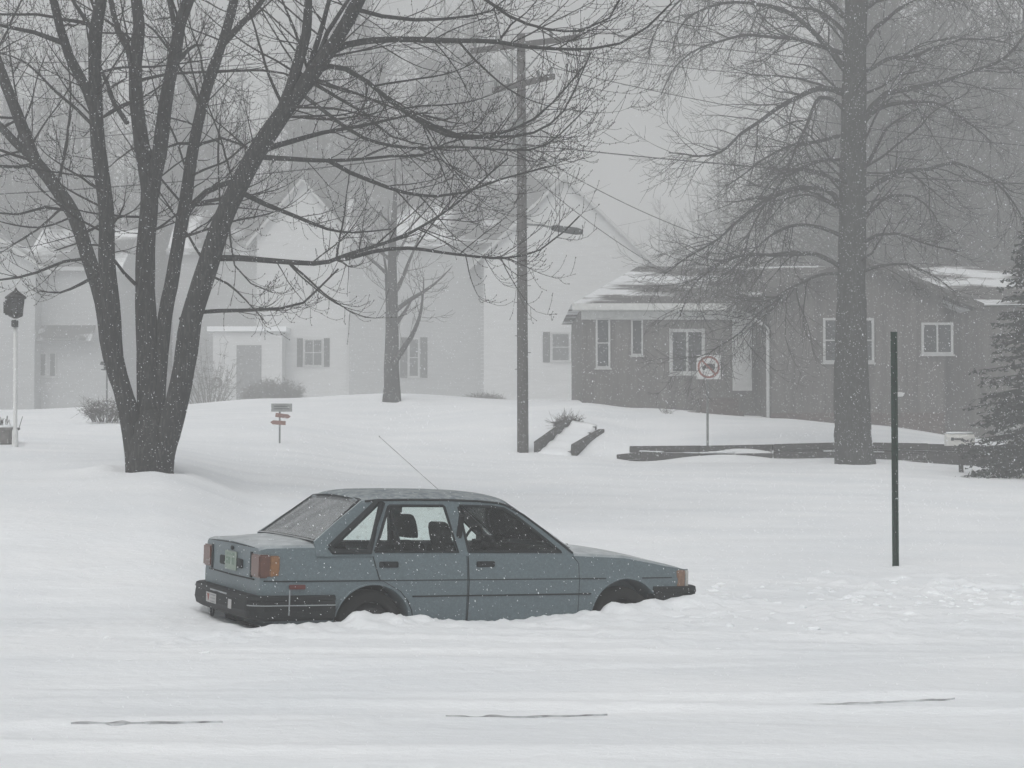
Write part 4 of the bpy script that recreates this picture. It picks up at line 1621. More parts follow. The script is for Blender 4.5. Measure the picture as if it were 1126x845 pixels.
def gable_house(name, label, d, peak, rakeR, wall_l, wall_r, ground_z, wing, depth, mats, wing_dir):
    """a house with a front gable; wing = (px_left, px_right, ridge_py, eave_py) beside it, its roof sloping to the street"""
    pk = W(peak[0], peak[1], d)
    rr_ = W(rakeR[0], rakeR[1], d)
    root = thing(name, label, 'house', (pk.x, d + 3, ground_z))
    xl, xr = W(wall_l, 400, d).x, W(wall_r, 400, d).x
    hw = rr_.x - pk.x
    sl = (pk.z - rr_.z) / hw
    w = MB()
    zt = lambda x: pk.z - sl * abs(x - pk.x) - .08
    w.prism([[(xl, ground_z - 1.5), (xr, ground_z - 1.5), (xr, zt(xr)), (pk.x, pk.z - .08), (xl, zt(xl))]], lambda a, b, t: Vector((a, d + t, b)), depth)
    zz = ground_z
    while zz < zt(pk.x) - .3:
        hx = min(xr - pk.x, (pk.z - .14 - zz) / sl)
        w.box((pk.x, d - .009, zz), (2 * hx - .02, .016, .03))
        zz += .22
    w.build('wall', M[mats[0]], root)
    r = MB()
    for s in (-1, 1):
        e = hw
        slab(r, [Vector((pk.x, d - .35, pk.z + .06)), Vector((pk.x + s * e, d - .35, pk.z + .06 - sl * e)), Vector((pk.x + s * e, d + depth, pk.z + .06 - sl * e)), Vector((pk.x, d + depth, pk.z + .06))][:: s], .13)
    rf = r.build('roof', M['roofw'], root)
    r = MB()
    for s in (-1, 1):
        a, b = Vector((pk.x + s * .003, d - .37, pk.z + .05)), Vector((pk.x + s * hw, d - .37, pk.z + .05 - sl * hw))
        dz = Vector((0, 0, -.26))
        r.add([a, b, b + dz, a + dz] + [v + Vector((0, .018, 0)) for v in (a, b, b + dz, a + dz)], [(0, 1, 2, 3), (7, 6, 5, 4), (0, 4, 5, 1), (1, 5, 6, 2), (2, 6, 7, 3), (3, 7, 4, 0)])
    r.build('rake_board', M['trim'], root)
    if wing:
        a, b, rp_, ep = wing
        dw = d + 1.2
        wx0, wx1 = W(a, 300, dw).x, W(b, 300, dw).x
        ze = W(600, ep, dw).z
        zr = W(600, rp_, dw + 4).z
        w = MB()
        w.bx(wx0, wx1, dw, dw + 8, ground_z - 1.5, ze - .03)
        # end walls up to the ridge
        for xx in (wx0 + .05, wx1 - .05):
            w.prism([[(dw, ze - .031), (dw + 8, ze - .031), (dw + 4, zr - .08)]], lambda p, q, t: Vector((xx + t - .05, p, q)), .1)
        zz = ground_z
        while zz < ze - .3:
            w.box(((wx0 + wx1) / 2, dw - .009, zz), (wx1 - wx0 - .02, .016, .03))
            zz += .22
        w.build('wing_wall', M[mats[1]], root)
        r = MB()
        for s in (-1, 1):
            slab(r, [Vector((wx0 - .3, dw + 4, zr)), Vector((wx0 - .3, dw + 4 + s * 4.4, ze - (zr - ze) * .1)), Vector((wx1 + .2, dw + 4 + s * 4.4, ze - (zr - ze) * .1)), Vector((wx1 + .2, dw + 4, zr))][:: -s], .12)
        r.build('wing_roof', M['roofw'], root)
        f = MB()
        f.bx(wx0 - .31, wx1 + .2, dw - .46, dw - .42, ze - .34, ze - .12)
        f.build('fascia', M['lapg'], root)
    return root


gc = W(620, 440, 95).z
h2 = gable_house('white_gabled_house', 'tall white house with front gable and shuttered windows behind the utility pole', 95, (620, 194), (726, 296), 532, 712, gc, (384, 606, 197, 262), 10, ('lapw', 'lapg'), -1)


def hwin(root, xa, xb, ya, yb, d, **k):
    k.setdefault('frameM', 'trim')
    window(root, W(xa, 400, d).x, W(xb, 400, d).x, W(600, yb, d).z, W(600, ya, d).z, d, **k)


hwin(h2, 606, 627, 366, 398, 94.99, mull=1, cross=2, framew=.09, shut=.42)
hwin(h2, 449, 461, 372, 415, 96.19, mull=1, cross=2, framew=.08, shut=.42)

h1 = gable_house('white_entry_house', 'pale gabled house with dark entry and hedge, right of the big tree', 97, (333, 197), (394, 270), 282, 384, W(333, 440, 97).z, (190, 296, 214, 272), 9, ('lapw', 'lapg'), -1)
hwin(h1, 334, 355, 373, 403, 96.99, mull=2, cross=2, framew=.08, shut=.34)
m = MB()
m.bx(W(238, 0, 96).x, W(313, 0, 96).x, 95.4, 96.99, W(600, 460, 96).z, W(600, 366, 96).z)
m.build('porch', M['lapw'], h1)
m = MB()
m.bx(W(232, 0, 96).x, W(318, 0, 96).x, 95.2, 96.98, W(600, 365.5, 96).z, W(600, 360, 96).z)
m.build('porch_roof', M['snow'], h1)
m = MB()
m.bx(W(262, 0, 95.4).x, W(289, 0, 95.4).x, 95.34, 95.395, W(600, 452, 95.4).z, W(600, 380, 95.4).z)
m.build('door', M['ddoor'], h1)
m = MB()
wc = W(238, 421, 95.3)
m.tube([Vector((wc.x + .26 * cos(a), 95.35, wc.z + .26 * sin(a))) for a in [2 * pi * i / 16 for i in range(17)]], .07, 6, False)
m.build('wreath', M['bushleaf'], h1)

h3 = gable_house('grey_left_house', 'pale grey house far left behind the lamp post', 88, (-40, 236), (58, 300), -140, 38, W(0, 455, 88).z, (30, 131, 252, 292), 9, ('lapg', 'lapg'), 1)
hwin(h3, 24, 52, 388, 415, 87.99 + 1.2, mull=2, cross=1, framew=.09)
hwin(h3, 54, 62, 388, 415, 87.99 + 1.2, mull=1, cross=1, framew=.06)
m = MB()
a_, b_ = W(18, 0, 87).x, W(96, 0, 87).x
slab(m, [Vector((a_, 89.19, W(600, 355, 87).z)), Vector((a_, 88.2, W(600, 371, 87).z)), Vector((b_, 88.2, W(600, 371, 87).z)), Vector((b_, 89.19, W(600, 355, 87).z))], .12)
m.build('porch_roof', M['roofw'], h3)

# ------------------------------------------------------------------ utility pole and wires
def pole():
    D = 41.0
    b = W(575, 503, D)
    root = thing('utility_pole', 'weathered wooden utility pole with cross arms and street light', 'utility pole', b)
    m = MB()
    top = W(573, 38, D)
    sc = D / F
    m.tube([b + Vector((0, 0, -.4))] + [b.lerp(top, t) for t in (0, .25, .5, .75, 1)], [6.4 * sc, 6.3 * sc, 6.0 * sc, 5.6 * sc, 5.2 * sc, 4.6 * sc], 14)
    m.build('shaft', M['pole'], root, smooth=True)
    m = MB()
    p = W(575, 499, D)
    for k in range(14):
        m.box((b.x + (.15 if k % 2 else -.15), D - .02, b.z + 2.2 + k * .42), (.10, .02, .02))
    m.build('step_bolt', M['steel'], root)
    # cross arms run away from the viewer
    def arm(c, hx, hy, name='cross_arm'):
        m = MB()
        u = Vector((hx, hy, 0))
        ang = math.atan2(hy, hx)
        m.box(c, (2 * u.length, .10, .13), (0, 0, ang))
        o = m.build(name, M['pole'], root)
        i = MB()
        for t in (-.92, -.5, .5, .92):
            q = Vector(c) + u * t
            i.tube([q + Vector((0, 0, .06)), q + Vector((0, 0, .14)), q + Vector((0, 0, .20)), q + Vector((0, 0, .24))], [.02, .05, .045, .02], 8)
        i.build('insulator', M['steel'], o)
        return Vector(c), u
    c1, u1 = arm(W(576, 49, D - .18), 1.35, -.75)
    c2, u2 = arm(W(575, 92, D - .18), .75, -.85)
    m = MB()
    for s in (-.5, .5):
        m.tube([c1 + u1 * s, Vector((b.x - .05 * s, D - .10, c1.z - .75))], .022, 5)
    m.tube([c2 + u2 * .6, Vector((b.x, D - .10, c2.z - .55))], .02, 5)
    m.build('arm_brace', M['steel'], root)
    # street light on a short arm
    a = W(579, 247, D)
    e = W(612, 252, D - .2)
    m = MB()
    m.tube([a, a.lerp(e, .5) + Vector((0, 0, .04)), e], .028, 6)
    ar = m.build('light_arm', M['steel'], root)
    m = MB()
    f0, f1 = W(606, 250.5, D - .2), W(641, 255.5, D - .25)
    m.tube([f0, f0.lerp(f1, .12), f0.lerp(f1, .8), f1], [.05, .085, .10, .06], 8)
    m.build('street_light_head', M['shutter'], root)
    m = MB()
    m.tube([Vector((b.x - .14, D - .16, c2.z - 1.6)), Vector((b.x - .14, D - .16, c2.z - .9))], .13, 12)
    m.build('transformer', M['steel'], root)
    return c1, u1, c2, u2, b


c1, u1, c2, u2, pb = pole()


def wire(label, p, q, sag, r=.011):
    m = MB()
    n = 24
    pts = []
    for i in range(n + 1):
        t = i / n
        v = p.lerp(q, t)
        v.z -= sag * 4 * t * (1 - t)
        pts.append(v)
    m.tube(pts, r, 4)
    o = m.build('power_line', M['wire'])
    tag(o, label, 'wire', 'wires strung from the utility pole')


for t, nm in ((-.92, 'farther'), (.92, 'nearer')):
    wire('thin %s top wire running left from the upper cross arm' % nm, c1 + u1 * t + Vector((0, 0, .24)), Vector((-26, 40 - t, 11.2)), .7)
    wire('thin %s top wire running right from the upper cross arm' % nm, c1 + u1 * t + Vector((0, 0, .24)), Vector((27, 40 - t, 11.0)), .9)
wire('thin wire running right from the lower cross arm behind the tall oak', c2 + u2 * .9 + Vector((0, 0, .24)), Vector((27, 39.5, 9.0)), 1.2)
wire('thin wire running left from the lower cross arm through the big tree', c2 + u2 * -.9 + Vector((0, 0, .24)), Vector((-26, 41, 9.2)), .9)
wire('cable running left from the pole below the lower arm', Vector((pb.x, 40.82, W(575, 158, 41).z)), Vector((-26, 40.5, 7.6)), .6, .016)
wire('cable running right from the pole below the lower arm', Vector((pb.x, 40.82, W(575, 160, 41).z)), Vector((27, 40.5, 7.9)), .5, .016)
wire('service wire dropping from the pole to the bungalow roof', Vector((pb.x + .12, 41, W(575, 165, 41).z)), Vector((W(905, 292, 49).x, 49, W(905, 292, 49).z)), .5)
wire('service wire dropping from the pole to the bungalow eave', Vector((pb.x + .12, 41, W(575, 190, 41).z)), Vector((W(800, 330, 50.6).x, 50.6, W(800, 330, 50.6).z)), .35)


# ------------------------------------------------------------------ street furniture
def green_post():
    D = 18.3
    b = W(985, 628, D)
    t = W(983, 365, D)
    root = thing('green_sign_post', 'bare dark green steel post standing alone in the snow', 'post', b)
    m = MB()
    h = (t - b).length + .3
    hw = .037
    # U channel with flanges, closed section
    prof = [(-hw, 0), (-hw + .014, 0), (-.016, -.030), (.016, -.030), (hw - .014, 0), (hw, 0), (hw, .006), (hw - .012, .006), (.018, .0365 - .06), (-.018, .0365 - .06), (-hw + .012, .006), (-hw, .006)]
    prof = [(-hw, 0), (-hw + .016, 0), (-.018, .030), (.018, .030), (hw - .016, 0), (hw, 0), (hw, .007), (hw - .013, .007), (.022, .037), (-.022, .037), (-hw + .013, .007), (-hw, .007)]
    ax = (t - b).normalized()
    m.prism([prof], lambda a, c, q: b + Vector((0, 0, -.3)) + Vector((a, c, 0)) + ax * q, h)
    m.build('channel', M['greenpost'], root)
    m = MB()
    n = int((h - .36) / .06)
    for i in range(n):
        m.box(b + Vector((0, .0285, 0)) + ax * (.05 + i * .06) + Vector((0, 0, 0)), (.011, .003, .018))
    m.build('bolt_hole', M['black'], root)
    m = MB()
    return root


green_post()


def truck_sign():
    D = 40.5
    b = W(777, 509, D)
    root = thing('no_trucks_sign', 'white square sign with red ring and slash over a truck', 'sign', b)
    sc = D / F
    m = MB()
    top = W(779, 389, D)
    m.box(((b.x + top.x) / 2, D, (b.z - .3 + top.z) / 2), (.055, .04, top.z - b.z + .3))
    m.build('post', M['steel'], root)
    c = W(779, 404, D)
    m = MB()
    m.box((c.x, D - .035, c.z), (.60, .006, .60), None, .002)
    pn = m.build('panel', M['white'], root)
    m = MB()
    ro, ri = .275, .225
    o = [(ro * cos(2 * pi * i / 40), ro * sin(2 * pi * i / 40)) for i in range(40)]
    i_ = [(ri * cos(2 * pi * i / 40), ri * sin(2 * pi * i / 40)) for i in range(40)]
    m.prism([o, i_], lambda a, q, t: Vector((c.x + a, D - .042 + t, c.z + q)), .003)
    m.box((c.x, D - .0455, c.z), (.46, .003, .045), (0, R(45), 0))
    m.build('red_ring', M['red'], pn)
    m = MB()
    m.bx(c.x - .04, c.x + .155, D - .0425, D - .0395, c.z - .035, c.z + .085)
    m.prism([[(-.155, -.035), (-.055, -.035), (-.055, .055), (-.105, .055), (-.13, .02), (-.155, .012)]], lambda a, q, t: Vector((c.x + a, D - .0425 + t, c.z + q)), .003)
    for wx in (-.115, .06, .115):
        m.prism([[(wx + .028 * cos(2 * pi * k / 14), -.048 + .028 * sin(2 * pi * k / 14)) for k in range(14)]], lambda a, q, t: Vector((c.x + a, D - .0437 + t, c.z + q)), .003)
    m.bx(c.x - .055, c.x - .04, D - .0425, D - .0395, c.z - .035, c.z - .01)
    m.build('truck_symbol', M['black'], pn)


truck_sign()


def arrow_sign():
    D = 36.0
    b = W(307.5, 486, D)
    root = thing('arrow_sign', 'small grey sign with two reddish arrow boards on a thin post', 'sign', b)
    m = MB()
    t = W(308, 444, D)
    m.box((b.x, D, (b.z - .3 + t.z) / 2), (.035, .035, t.z - b.z + .3))
    m.build('post', M['steel'], root)
    m = MB()
    c = W(310, 448.5, D)
    m.box((c.x, D - .035, c.z), (.46, .02, .18), None, .004)
    p = m.build('sign_board', M['signgrey'], root)
    m = MB()
    for i in range(2):
        m.box((c.x, D - .047, c.z + .03 - .055 * i), (.34, .004, .018))
    m.build('lettering', M['shutter'], p)
    for (px, py, tilt, fl) in ((311.5, 457.5, .12, 1), (305.8, 465, .06, -1)):
        m = MB()
        c = W(px, py, D)
        pts = [(-.17 * fl, -.045), (.11 * fl, -.045), (.17 * fl, 0), (.11 * fl, .045), (-.17 * fl, .045)]
        rt = Matrix.Rotation(tilt, 2)
        m.prism([[tuple(rt @ Vector(q)) for q in pts]], lambda a, q, t_: Vector((c.x + a, D - .04 + t_, c.z - q)), .018)
        m.build('arrow_board', M['orange'], root)


arrow_sign()


def lamp_post():
    D = 29.0
    b = W(16.5, 490, D)
    root = thing('lamp_post', 'white yard lamp post with black lantern at left edge', 'lamp', b)
    t = W(17, 358, D)
    m = MB()
    m.tube([b + Vector((0, 0, -.3)), b, b + Vector((0, 0, .25)), b + Vector((0, 0, .3)), t], [.055, .055, .052, .036, .034], 10)
    m.build('post', M['white'], root, smooth=True)
    m = MB()
    x, z = t.x, t.z
    m.tube([Vector((x, D, z - .03)), Vector((x, D, z + .06)), Vector((x, D, z + .10))], [.05, .045, .02], 10)
    m.box((x + .0, D - .04, z + .03), (.10, .10, .12), None, .01)
    m.build('collar', M['lantern'], root)
    m = MB()
    zz = z + .12
    m.tube([Vector((x, D, zz)), Vector((x, D, zz + .04)), Vector((x, D, zz + .06)), Vector((x, D, zz + .10))], [.03, .12, .13, .13], 6)
    for k in range(6):
        a = k * pi / 3
        m.tube([Vector((x + .12 * cos(a), D + .12 * sin(a), zz + .08)), Vector((x + .15 * cos(a), D + .15 * sin(a), zz + .36))], .012, 4)
    m.tube([Vector((x, D, zz + .35)), Vector((x, D, zz + .38)), Vector((x, D, zz + .46)), Vector((x, D, zz + .50)), Vector((x, D, zz + .55))], [.18, .19, .09, .03, .012], 6)
    ln = m.build('lantern', M['lantern'], root)
    m = MB()
    m.tube([Vector((x, D, zz + .09)), Vector((x, D, zz + .35))], [.105, .135], 6)
    m.build('lantern_glass', M['shutter'], ln)
    m = MB()
    m.box((x - .10, D - .05, zz + .19), (.17, .16, .26), None, .03)
    m.build('photo_sensor_box', M['lantern'], root)


lamp_post()


def retaining_wall():
    root = thing('retaining_wall', 'long low stepped wall of dark timbers under the bungalow lawn', 'retaining wall', W(900, 512, 39.5))
    top = [(693, 490.5, 41.15), (770, 490, 40.4), (850, 488.5, 39.75), (925, 486.5, 39.55), (1020, 488, 39.5), (1118, 490.5, 39.5), (1230, 492, 39.5)]
    low = [(679, 499.5, 40.75), (705, 497, 40.5), (770, 499, 39.95), (850, 498, 39.5), (925, 497, 39.32), (1020, 499, 39.25), (1118, 501, 39.25), (1230, 503, 39.25)]
    rw = random.Random(9)
    for line, rows in ((top, 2), (low, 2)):
        P = [W(*p) for p in line]
        for a, b in zip(P, P[1:]):
            L = (b - a).length
            k = max(1, round(L / 2.2))
            for i in range(k):
                p, q = a.lerp(b, i / k), a.lerp(b, (i + 1) / k)
                for r in range(rows):
                    c = (p + q) / 2 - Vector((0, 0, .085 + r * .172)) + Vector((0, -.02 * (r % 2) + rw.uniform(-.012, .012), rw.uniform(-.008, .008)))
                    m = MB()
                    m.box(c, ((q - p).length - .015, .17, .165), (rw.uniform(-.02, .02), -math.atan2(q.z - p.z, q.x - p.x), math.atan2(q.y - p.y, q.x - p.x)), .012)
                    m.build('timber', M['timber'], root)
    # snow lying on the lower ledge
    m = MB()
    P = [W(*p) for p in low[1:]]
    n = 0
    for a, b in zip(P, P[1:]):
        for i in range(8):
            p, q = a.lerp(b, i / 8), a.lerp(b, (i + 1) / 8)
            if p.x > 3.6 and noise.noise(Vector((p.x * .55, 1, 2))) < .12:
                continue
            h = .02 + .04 * max(0, noise.noise(Vector((p.x * .9, 1, 2))))
            m.box((p + q) / 2 + Vector((0, .12, h / 2 + .005)), ((q - p).length + .01, .30, h), (0, -math.atan2(q.z - p.z, q.x - p.x), math.atan2(q.y - p.y, q.x - p.x)), .012)
    m.build('ledge_snow', M['snow'], root)


retaining_wall()


def stairs():
    root = thing('timber_steps', 'snowed over garden steps between two sloping dark timber cheeks', 'steps', W(625, 498, 42))
    # left cheek: (588,487..500) up to (628,463); right cheek (628,490..500) to (658,473)
    for a, b, c, d_ in (((587, 486, 40.9), (587, 503, 40.9), (626, 474, 43.0), (621, 462, 43.0)), ((628, 489, 40.9), (627, 505, 40.9), (658, 480, 43.1), (658, 472, 43.1))):
        m = MB()
        p = [W(*q) for q in (a, b, c, d_)]
        o = Vector((.16, .02, 0))
        vs = p + [v + o for v in p]
        m.add(vs, [(0, 1, 2, 3), (7, 6, 5, 4), (0, 4, 5, 1), (1, 5, 6, 2), (2, 6, 7, 3), (3, 7, 4, 0)])
        m.build('cheek', M['timber'], root)
    for i in range(5):
        t = i / 4
        p0 = W(594, 499, 41.0).lerp(W(628, 469, 43.0), t)
        p1 = W(630, 499, 41.0).lerp(W(656, 472, 43.0), t)
        q = p0.lerp(p1, .68 + .05 * (i % 2))
        m = MB()
        m.box(((q + p1) / 2).to_tuple(), ((p1 - q).length, .12, .10), (0, R(-8), 0), .01)
        m.build('riser', M['timber'], root)
    # the treads lie under one uneven drift
    n = MB()
    vv, ff = [], []
    for i in range(19):
        t = i / 18 * 1.12 - .06
        a0, a1 = W(592, 499, 40.9).lerp(W(628, 467, 43.0), t), W(628, 499, 40.9).lerp(W(655, 470, 43.0), t)
        for k in range(9):
            u = k / 8
            p = a0.lerp(a1, u)
            p.z += .05 - .10 * max(0, u - .6) + .03 * noise.noise(Vector((p.x * 3, p.y * 3, 2))) + .02 * sin(t * 26)
            vv.append(p)
    n0 = len(vv)
    vv += [v - Vector((0, 0, .25)) for v in vv]
    for i in range(18):
        for k in range(8):
            a = i * 9 + k
            ff.append((a, a + 1, a + 10, a + 9))
            ff.append((n0 + a, n0 + a + 9, n0 + a + 10, n0 + a + 1))
    for k in range(8):
        ff.append((k, n0 + k, n0 + k + 1, k + 1))
        a = 18 * 9 + k
        ff.append((a, a + 1, n0 + a + 1, n0 + a))
    for i in range(18):
        a = i * 9
        ff.append((a, a + 9, n0 + a + 9, n0 + a))
        a = i * 9 + 8
        ff.append((a, n0 + a, n0 + a + 9, a + 9))
    n.add(vv, ff)
    n.build('tread_snow', M['snow'], root, smooth=True)


stairs()


def mailbox():
    D = 36.5
    b = W(1057, 528, D)
    root = thing('mailbox', 'white box on a thin post in front of the timber wall', 'mailbox', b)
    sc = D / F
    m = MB()
    t = W(1056.5, 492, D)
    m.box((b.x, D, (b.z - .3 + t.z) / 2), (.085, .085, t.z - b.z + .3), (0, R(-1.5), 0))
    m.build('post', M['timber'], root)
    m = MB()
    c = W(1055, 484, D)
    wd = .62
    n = 10
    prof = [(-.11, -.13), (.11, -.13)] + [(.11 * cos(pi * i / n), .03 + .11 * sin(pi * i / n)) for i in range(n + 1)]
    m.prism([prof], lambda a, q, t_: Vector((c.x - wd / 2 + t_, D + a, c.z + q)), wd)
    bx = m.build('mail_case', M['box'], root)
    m = MB()
    m.box((c.x - .10, D - .115, c.z + .02), (.20, .012, .035))
    m.box((c.x + .06, D - .115, c.z - .01), (.12, .012, .06), (0, .5, 0))
    m.box((c.x - .19, D - .116, c.z + .02), (.06, .014, .07))
    m.build('flag', M['shutter'], bx)
    m = MB()
    m.box((c.x, D, c.z + .155), (wd * .98, .16, .05), None, .022)
    m.build('snow_cap', M['snow'], root, smooth=True)


mailbox()


def bush(name, label, c, r, n, seed, mat_='bushleaf', cat='bush', group=None, up=.4, L=.5, rad=.008, gz_=None):
    root = thing(name, label, cat, c, group=group)
    rg = random.Random(seed)
    st = MB()
    tw = MB()
    for i in range(n):
        a = rg.uniform(0, 6.28)
        q = sqrt(rg.random())
        p = c + Vector((cos(a) * r[0] * q * .7, sin(a) * r[1] * q * .7, -.05))
        d = Vector((cos(a) * q * (1 - up), sin(a) * q * (1 - up), 1)).normalized()
        h = r[2] * (1 - .4 * q * q) * rg.uniform(.6, 1.05)
        pts = [p]
        for k in range(5):
            d = (d + Vector((rg.gauss(0, .15), rg.gauss(0, .15), rg.gauss(0, .08)))).normalized()
            pts.append(pts[-1] + d * h / 5)
        (st if i % 4 == 0 else tw).tube(pts, [rad * (1.4 - k * .2) for k in range(6)], 3, False)
        for k in range(2, 6):
            for _ in range(3):
                e = pts[k] + Vector((rg.gauss(0, 1), rg.gauss(0, 1), rg.gauss(.4, .7))) * L * .3
                tw.tube([pts[k], e], [rad * .7, rad * .4], 3, False)
    st.build('stems', M[mat_], root, recalc=False)
    tw.build('twigs', M[mat_], root, recalc=False)
    return root


bush('hedge', 'dark clipped hedge in front of the pale house with the dark entry', W(300, 446, 90), (1.9, .8, 1.6), 420, 1, up=.5, rad=.016)
bush('porch_shrub', 'tall thin bare shrub right beside the big tree trunk in front of the porch', W(228, 450, 80), (1.1, .8, 3.8), 70, 2, rad=.013)
bush('low_shrub', 'low dark shrub at the foot of the white wall left of the utility pole', W(532, 445, 85), (1.3, .6, .6), 160, 3, rad=.015)
bush('step_shrub', 'small bare shrub at the top of the garden steps', W(622, 471, 43.4), (.28, .25, .42), 50, 4, rad=.009, up=0)
bush('feeder_shrub', 'small bare shrub under the bird feeder, left of the big tree', W(116, 462, 44), (.5, .4, .8), 60, 5, rad=.008, up=.2)
bush('weed_stem', 'thin dry weed poking out of the snow before the bungalow', W(733, 459, 48.5), (.08, .08, .6), 6, 6, rad=.006)


def spiky():
    c = W(1106, 531, 35.2)
    root = thing('spiky_plant', 'clump of spiky strap leaves under the evergreen at right', 'plant', c)
    r = random.Random(2)
    m = MB()
    for i in range(130):
        a = r.uniform(0, 6.28)
        t = r.uniform(.25, 1.25)
        d = Vector((cos(a) * sin(t), sin(a) * sin(t), cos(t)))
        L = r.uniform(.35, .58)
        sd = Vector((-sin(a), cos(a), 0)) * .014
        p0 = c + Vector((r.gauss(0, .07), r.gauss(0, .05), -.05))
        p1 = p0 + d * L * .55
        p2 = p0 + d * L + Vector((0, 0, -.10 * sin(t)))
        m.add([p0 - sd, p0 + sd, p1 + sd * .9, p1 - sd * .9, p2, p1 + Vector((0, 0, -.006))], [(0, 1, 2, 3), (3, 2, 4), (1, 0, 5), (2, 1, 5), (0, 3, 5), (3, 4, 5), (4, 2, 5)])
    m.build('leaves', M['needle'], root, recalc=False)


spiky()


def feeder():
    D = 44.0
    b = W(117.5, 462, D)
    root = thing('bird_feeder', 'faint bird feeder on a thin pole left of the big tree', 'bird feeder', b)
    t = W(117.5, 408, D)
    m = MB()
    m.tube([b + Vector((0, 0, -.3)), t], .025, 7)
    m.build('pole', M['steel'], root)
    m = MB()
    m.box(t + Vector((0, 0, .03)), (.26, .20, .03))
    m.box(t + Vector((0, 0, .10)), (.14, .12, .12))
    m.add([t + Vector(q) for q in ((-.16, -.13, .16), (.16, -.13, .16), (.16, .13, .16), (-.16, .13, .16), (-.16, 0, .25), (.16, 0, .25))], [(0, 1, 5, 4), (2, 3, 4, 5), (0, 4, 3), (1, 2, 5), (3, 2, 1, 0)])
    m.build('feeder_house', M['shutter'], root)


feeder()


def planter():
    D = 30.0
    c = W(2, 486, D)
    root = thing('stone_planter', 'grey stone planter with bare twigs cut off by left edge', 'planter', c)
    m = MB()
    m.box(c + Vector((0, 0, .10)), (.46, .46, .30), None, .03)
    m.box(c + Vector((0, 0, .235)), (.52, .52, .05), None, .012)
    m.build('pot', M['stone'], root)
    m = MB()
    m.ellipsoid(c + Vector((0, 0, .26)), (.22, .22, .06))
    m.build('snow_cap', M['snow'], root, smooth=True)
    m = MB()
    r = random.Random(6)
    for i in range(26):
        p = c + Vector((r.gauss(0, .08), r.gauss(0, .08), .24))
        m.tube([p, p + Vector((r.gauss(0, .06), r.gauss(0, .06), r.uniform(.12, .26)))], .006, 3, False)
    m.build('twigs', M['bushleaf'], root)


planter()


# ------------------------------------------------------------------ falling snow
def snowfall():
    r = random.Random(99)
    m = MB()
    for i in range(110000):
        d = 6 + 34 * r.random() ** .8
        u = r.uniform(-.42, .42)
        p = Vector((u * d, d, CAMZ + d * r.uniform(-.24, .30)))
        if p.z < base_h(p.x, p.y) + .1:
            continue
        s_ = r.uniform(.0012, .0028) * min(2.2, max(1, d / 12))
        l = r.uniform(1.0, 2.2)
        ax = Vector((r.gauss(.5, .4), r.gauss(0, .4), -1 + r.gauss(0, .4))).normalized()
        q = ax.orthogonal().normalized()
        w = ax.cross(q)
        m.add([p + ax * s_ * l, p - ax * s_ * l, p + q * s_, p + w * s_, p - q * s_, p - w * s_],
              [(0, 2, 3), (0, 3, 4), (0, 4, 5), (0, 5, 2), (1, 3, 2), (1, 4, 3), (1, 5, 4), (1, 2, 5)])
    o = m.build('falling_snow', M['flake'], recalc=False)
    tag(o, 'small snowflakes falling through the whole scene', 'snowfall', kind='stuff')


snowfall()


def clods():
    r = random.Random(31)
    m = MB()
    for i in range(262):
        if i < 250:
            x, y = r.uniform(1.2, 7.5), r.gauss(14.6, 1.0)
            if r.random() < .5:
                x, y = r.gauss(4.4, 1.2), r.gauss(15.6, .6)
        elif i < 265:
            x, y = r.uniform(-4.5, -1.0), r.gauss(12.0, .7)
        else:
            x, y = r.uniform(-4, 6), r.uniform(8.2, 12.5)
        l = CARI @ Vector((x, y, .3))
        if -1.3 < l.x < 3.5 and l.y > -1.0:
            continue
        k = r.uniform(.012, .036) * (1.5 if r.random() < .10 else 1) * (.5 if i >= 360 else 1)
        z = terrain(x, y)
        b = bmesh.new()
        bmesh.ops.create_icosphere(b, subdivisions=2, radius=1)
        vs = []
        o = Vector((r.uniform(0, 99), 0, 0))
        sx, sy, sz = r.uniform(.9, 1.9), r.uniform(.8, 1.3), r.uniform(.55, .95)
        for v in b.verts:
            q = v.co * (1 + .45 * noise.noise(v.co * 1.6 + o))
            vs.append((x + q.x * k * sx, y + q.y * k * sy, z - .25 * k + q.z * k * sz))
        m.add(vs, [[v.index for v in f.verts] for f in b.faces])
        b.free()
    o = m.build('snow_clods', M['snow'], recalc=False)
    tag(o, 'white crumbs of ploughed snow strewn along the street', 'snow clods', kind='stuff')


clods()

# ------------------------------------------------------------------ air
HAZE = 0.0070


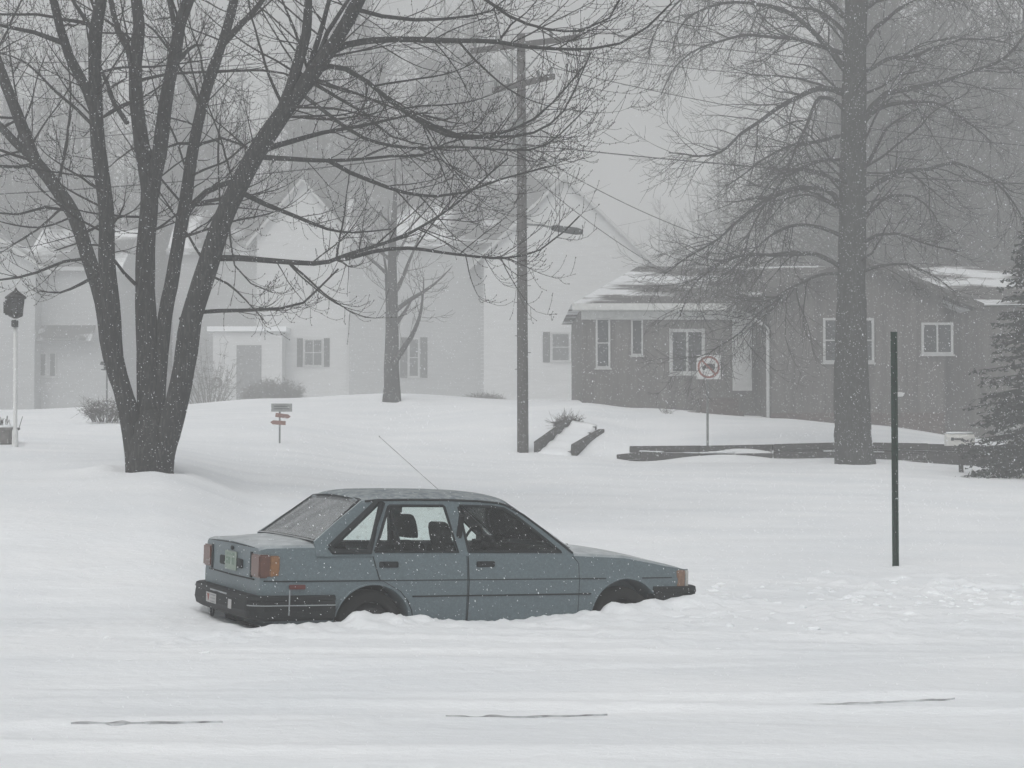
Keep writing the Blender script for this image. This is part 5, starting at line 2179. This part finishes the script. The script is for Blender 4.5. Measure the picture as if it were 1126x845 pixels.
def haze():
    m = MB()
    m.bx(-266, 266, -104, 266, -1.0, 40.0)
    ma = bpy.data.materials.new('haze')
    ma.use_nodes = True
    nt = ma.node_tree
    nt.nodes.clear()
    out = nt.nodes.new('ShaderNodeOutputMaterial')
    v = nt.nodes.new('ShaderNodeVolumePrincipled')
    v.inputs['Color'].default_value = (.935, .945, .95, 1)
    v.inputs['Density'].default_value = HAZE
    v.inputs['Anisotropy'].default_value = 0.0
    nt.links.new(v.outputs[0], out.inputs['Volume'])
    o = m.build('haze', ma)
    tag(o, 'blowing snow haze in the air', 'haze', kind='stuff')


haze()

# ------------------------------------------------------------------ light
SE, SR = R(48), R(200)
w = bpy.data.worlds.new('World')
S.world = w
w.use_nodes = True
nt = w.node_tree
bg = nt.nodes['Background']
sky = nt.nodes.new('ShaderNodeTexSky')
sky.sky_type = 'NISHITA'
sky.sun_disc = False
sky.sun_elevation = SE
sky.sun_rotation = SR
sky.air_density = 2.0
sky.dust_density = 6.0
hs = nt.nodes.new('ShaderNodeHueSaturation')
hs.inputs['Saturation'].default_value = .10
nt.links.new(sky.outputs[0], hs.inputs['Color'])
nt.links.new(hs.outputs[0], bg.inputs['Color'])
bg.inputs['Strength'].default_value = .10
sl = bpy.data.lights.new('sun', 'SUN')
sl.energy = .6
sl.angle = R(50)
sl.color = (1.0, .98, .95)
so = bpy.data.objects.new('sun', sl)
COL.objects.link(so)
dv = Vector((sin(SR) * cos(SE), cos(SR) * cos(SE), sin(SE)))
so.rotation_euler = dv.to_track_quat('Z', 'Y').to_euler()
so.location = dv * 100

cam = bpy.data.cameras.new('camera')
cam.sensor_width = 36
cam.lens = 36 * F / 1126
cam.clip_start = .1
cam.clip_end = 2000
co = bpy.data.objects.new('camera', cam)
COL.objects.link(co)
co.location = (0, 0, CAMZ)
co.rotation_euler = (pi / 2 + TH, 0, 0)
S.camera = co

S.view_settings.view_transform = 'Standard'
S.view_settings.look = 'None'
S.view_settings.gamma = 1
S.view_settings.exposure = 0.09
c = S.cycles
c.max_bounces = 6
c.diffuse_bounces = 3
c.glossy_bounces = 2
c.transparent_max_bounces = 12
c.volume_bounces = 2
c.use_denoising = True
c.denoiser = 'OPENIMAGEDENOISE'
c.denoising_input_passes = 'RGB_ALBEDO_NORMAL'
S.cycles.use_adaptive_sampling = False
print('branches', nm_, no_)
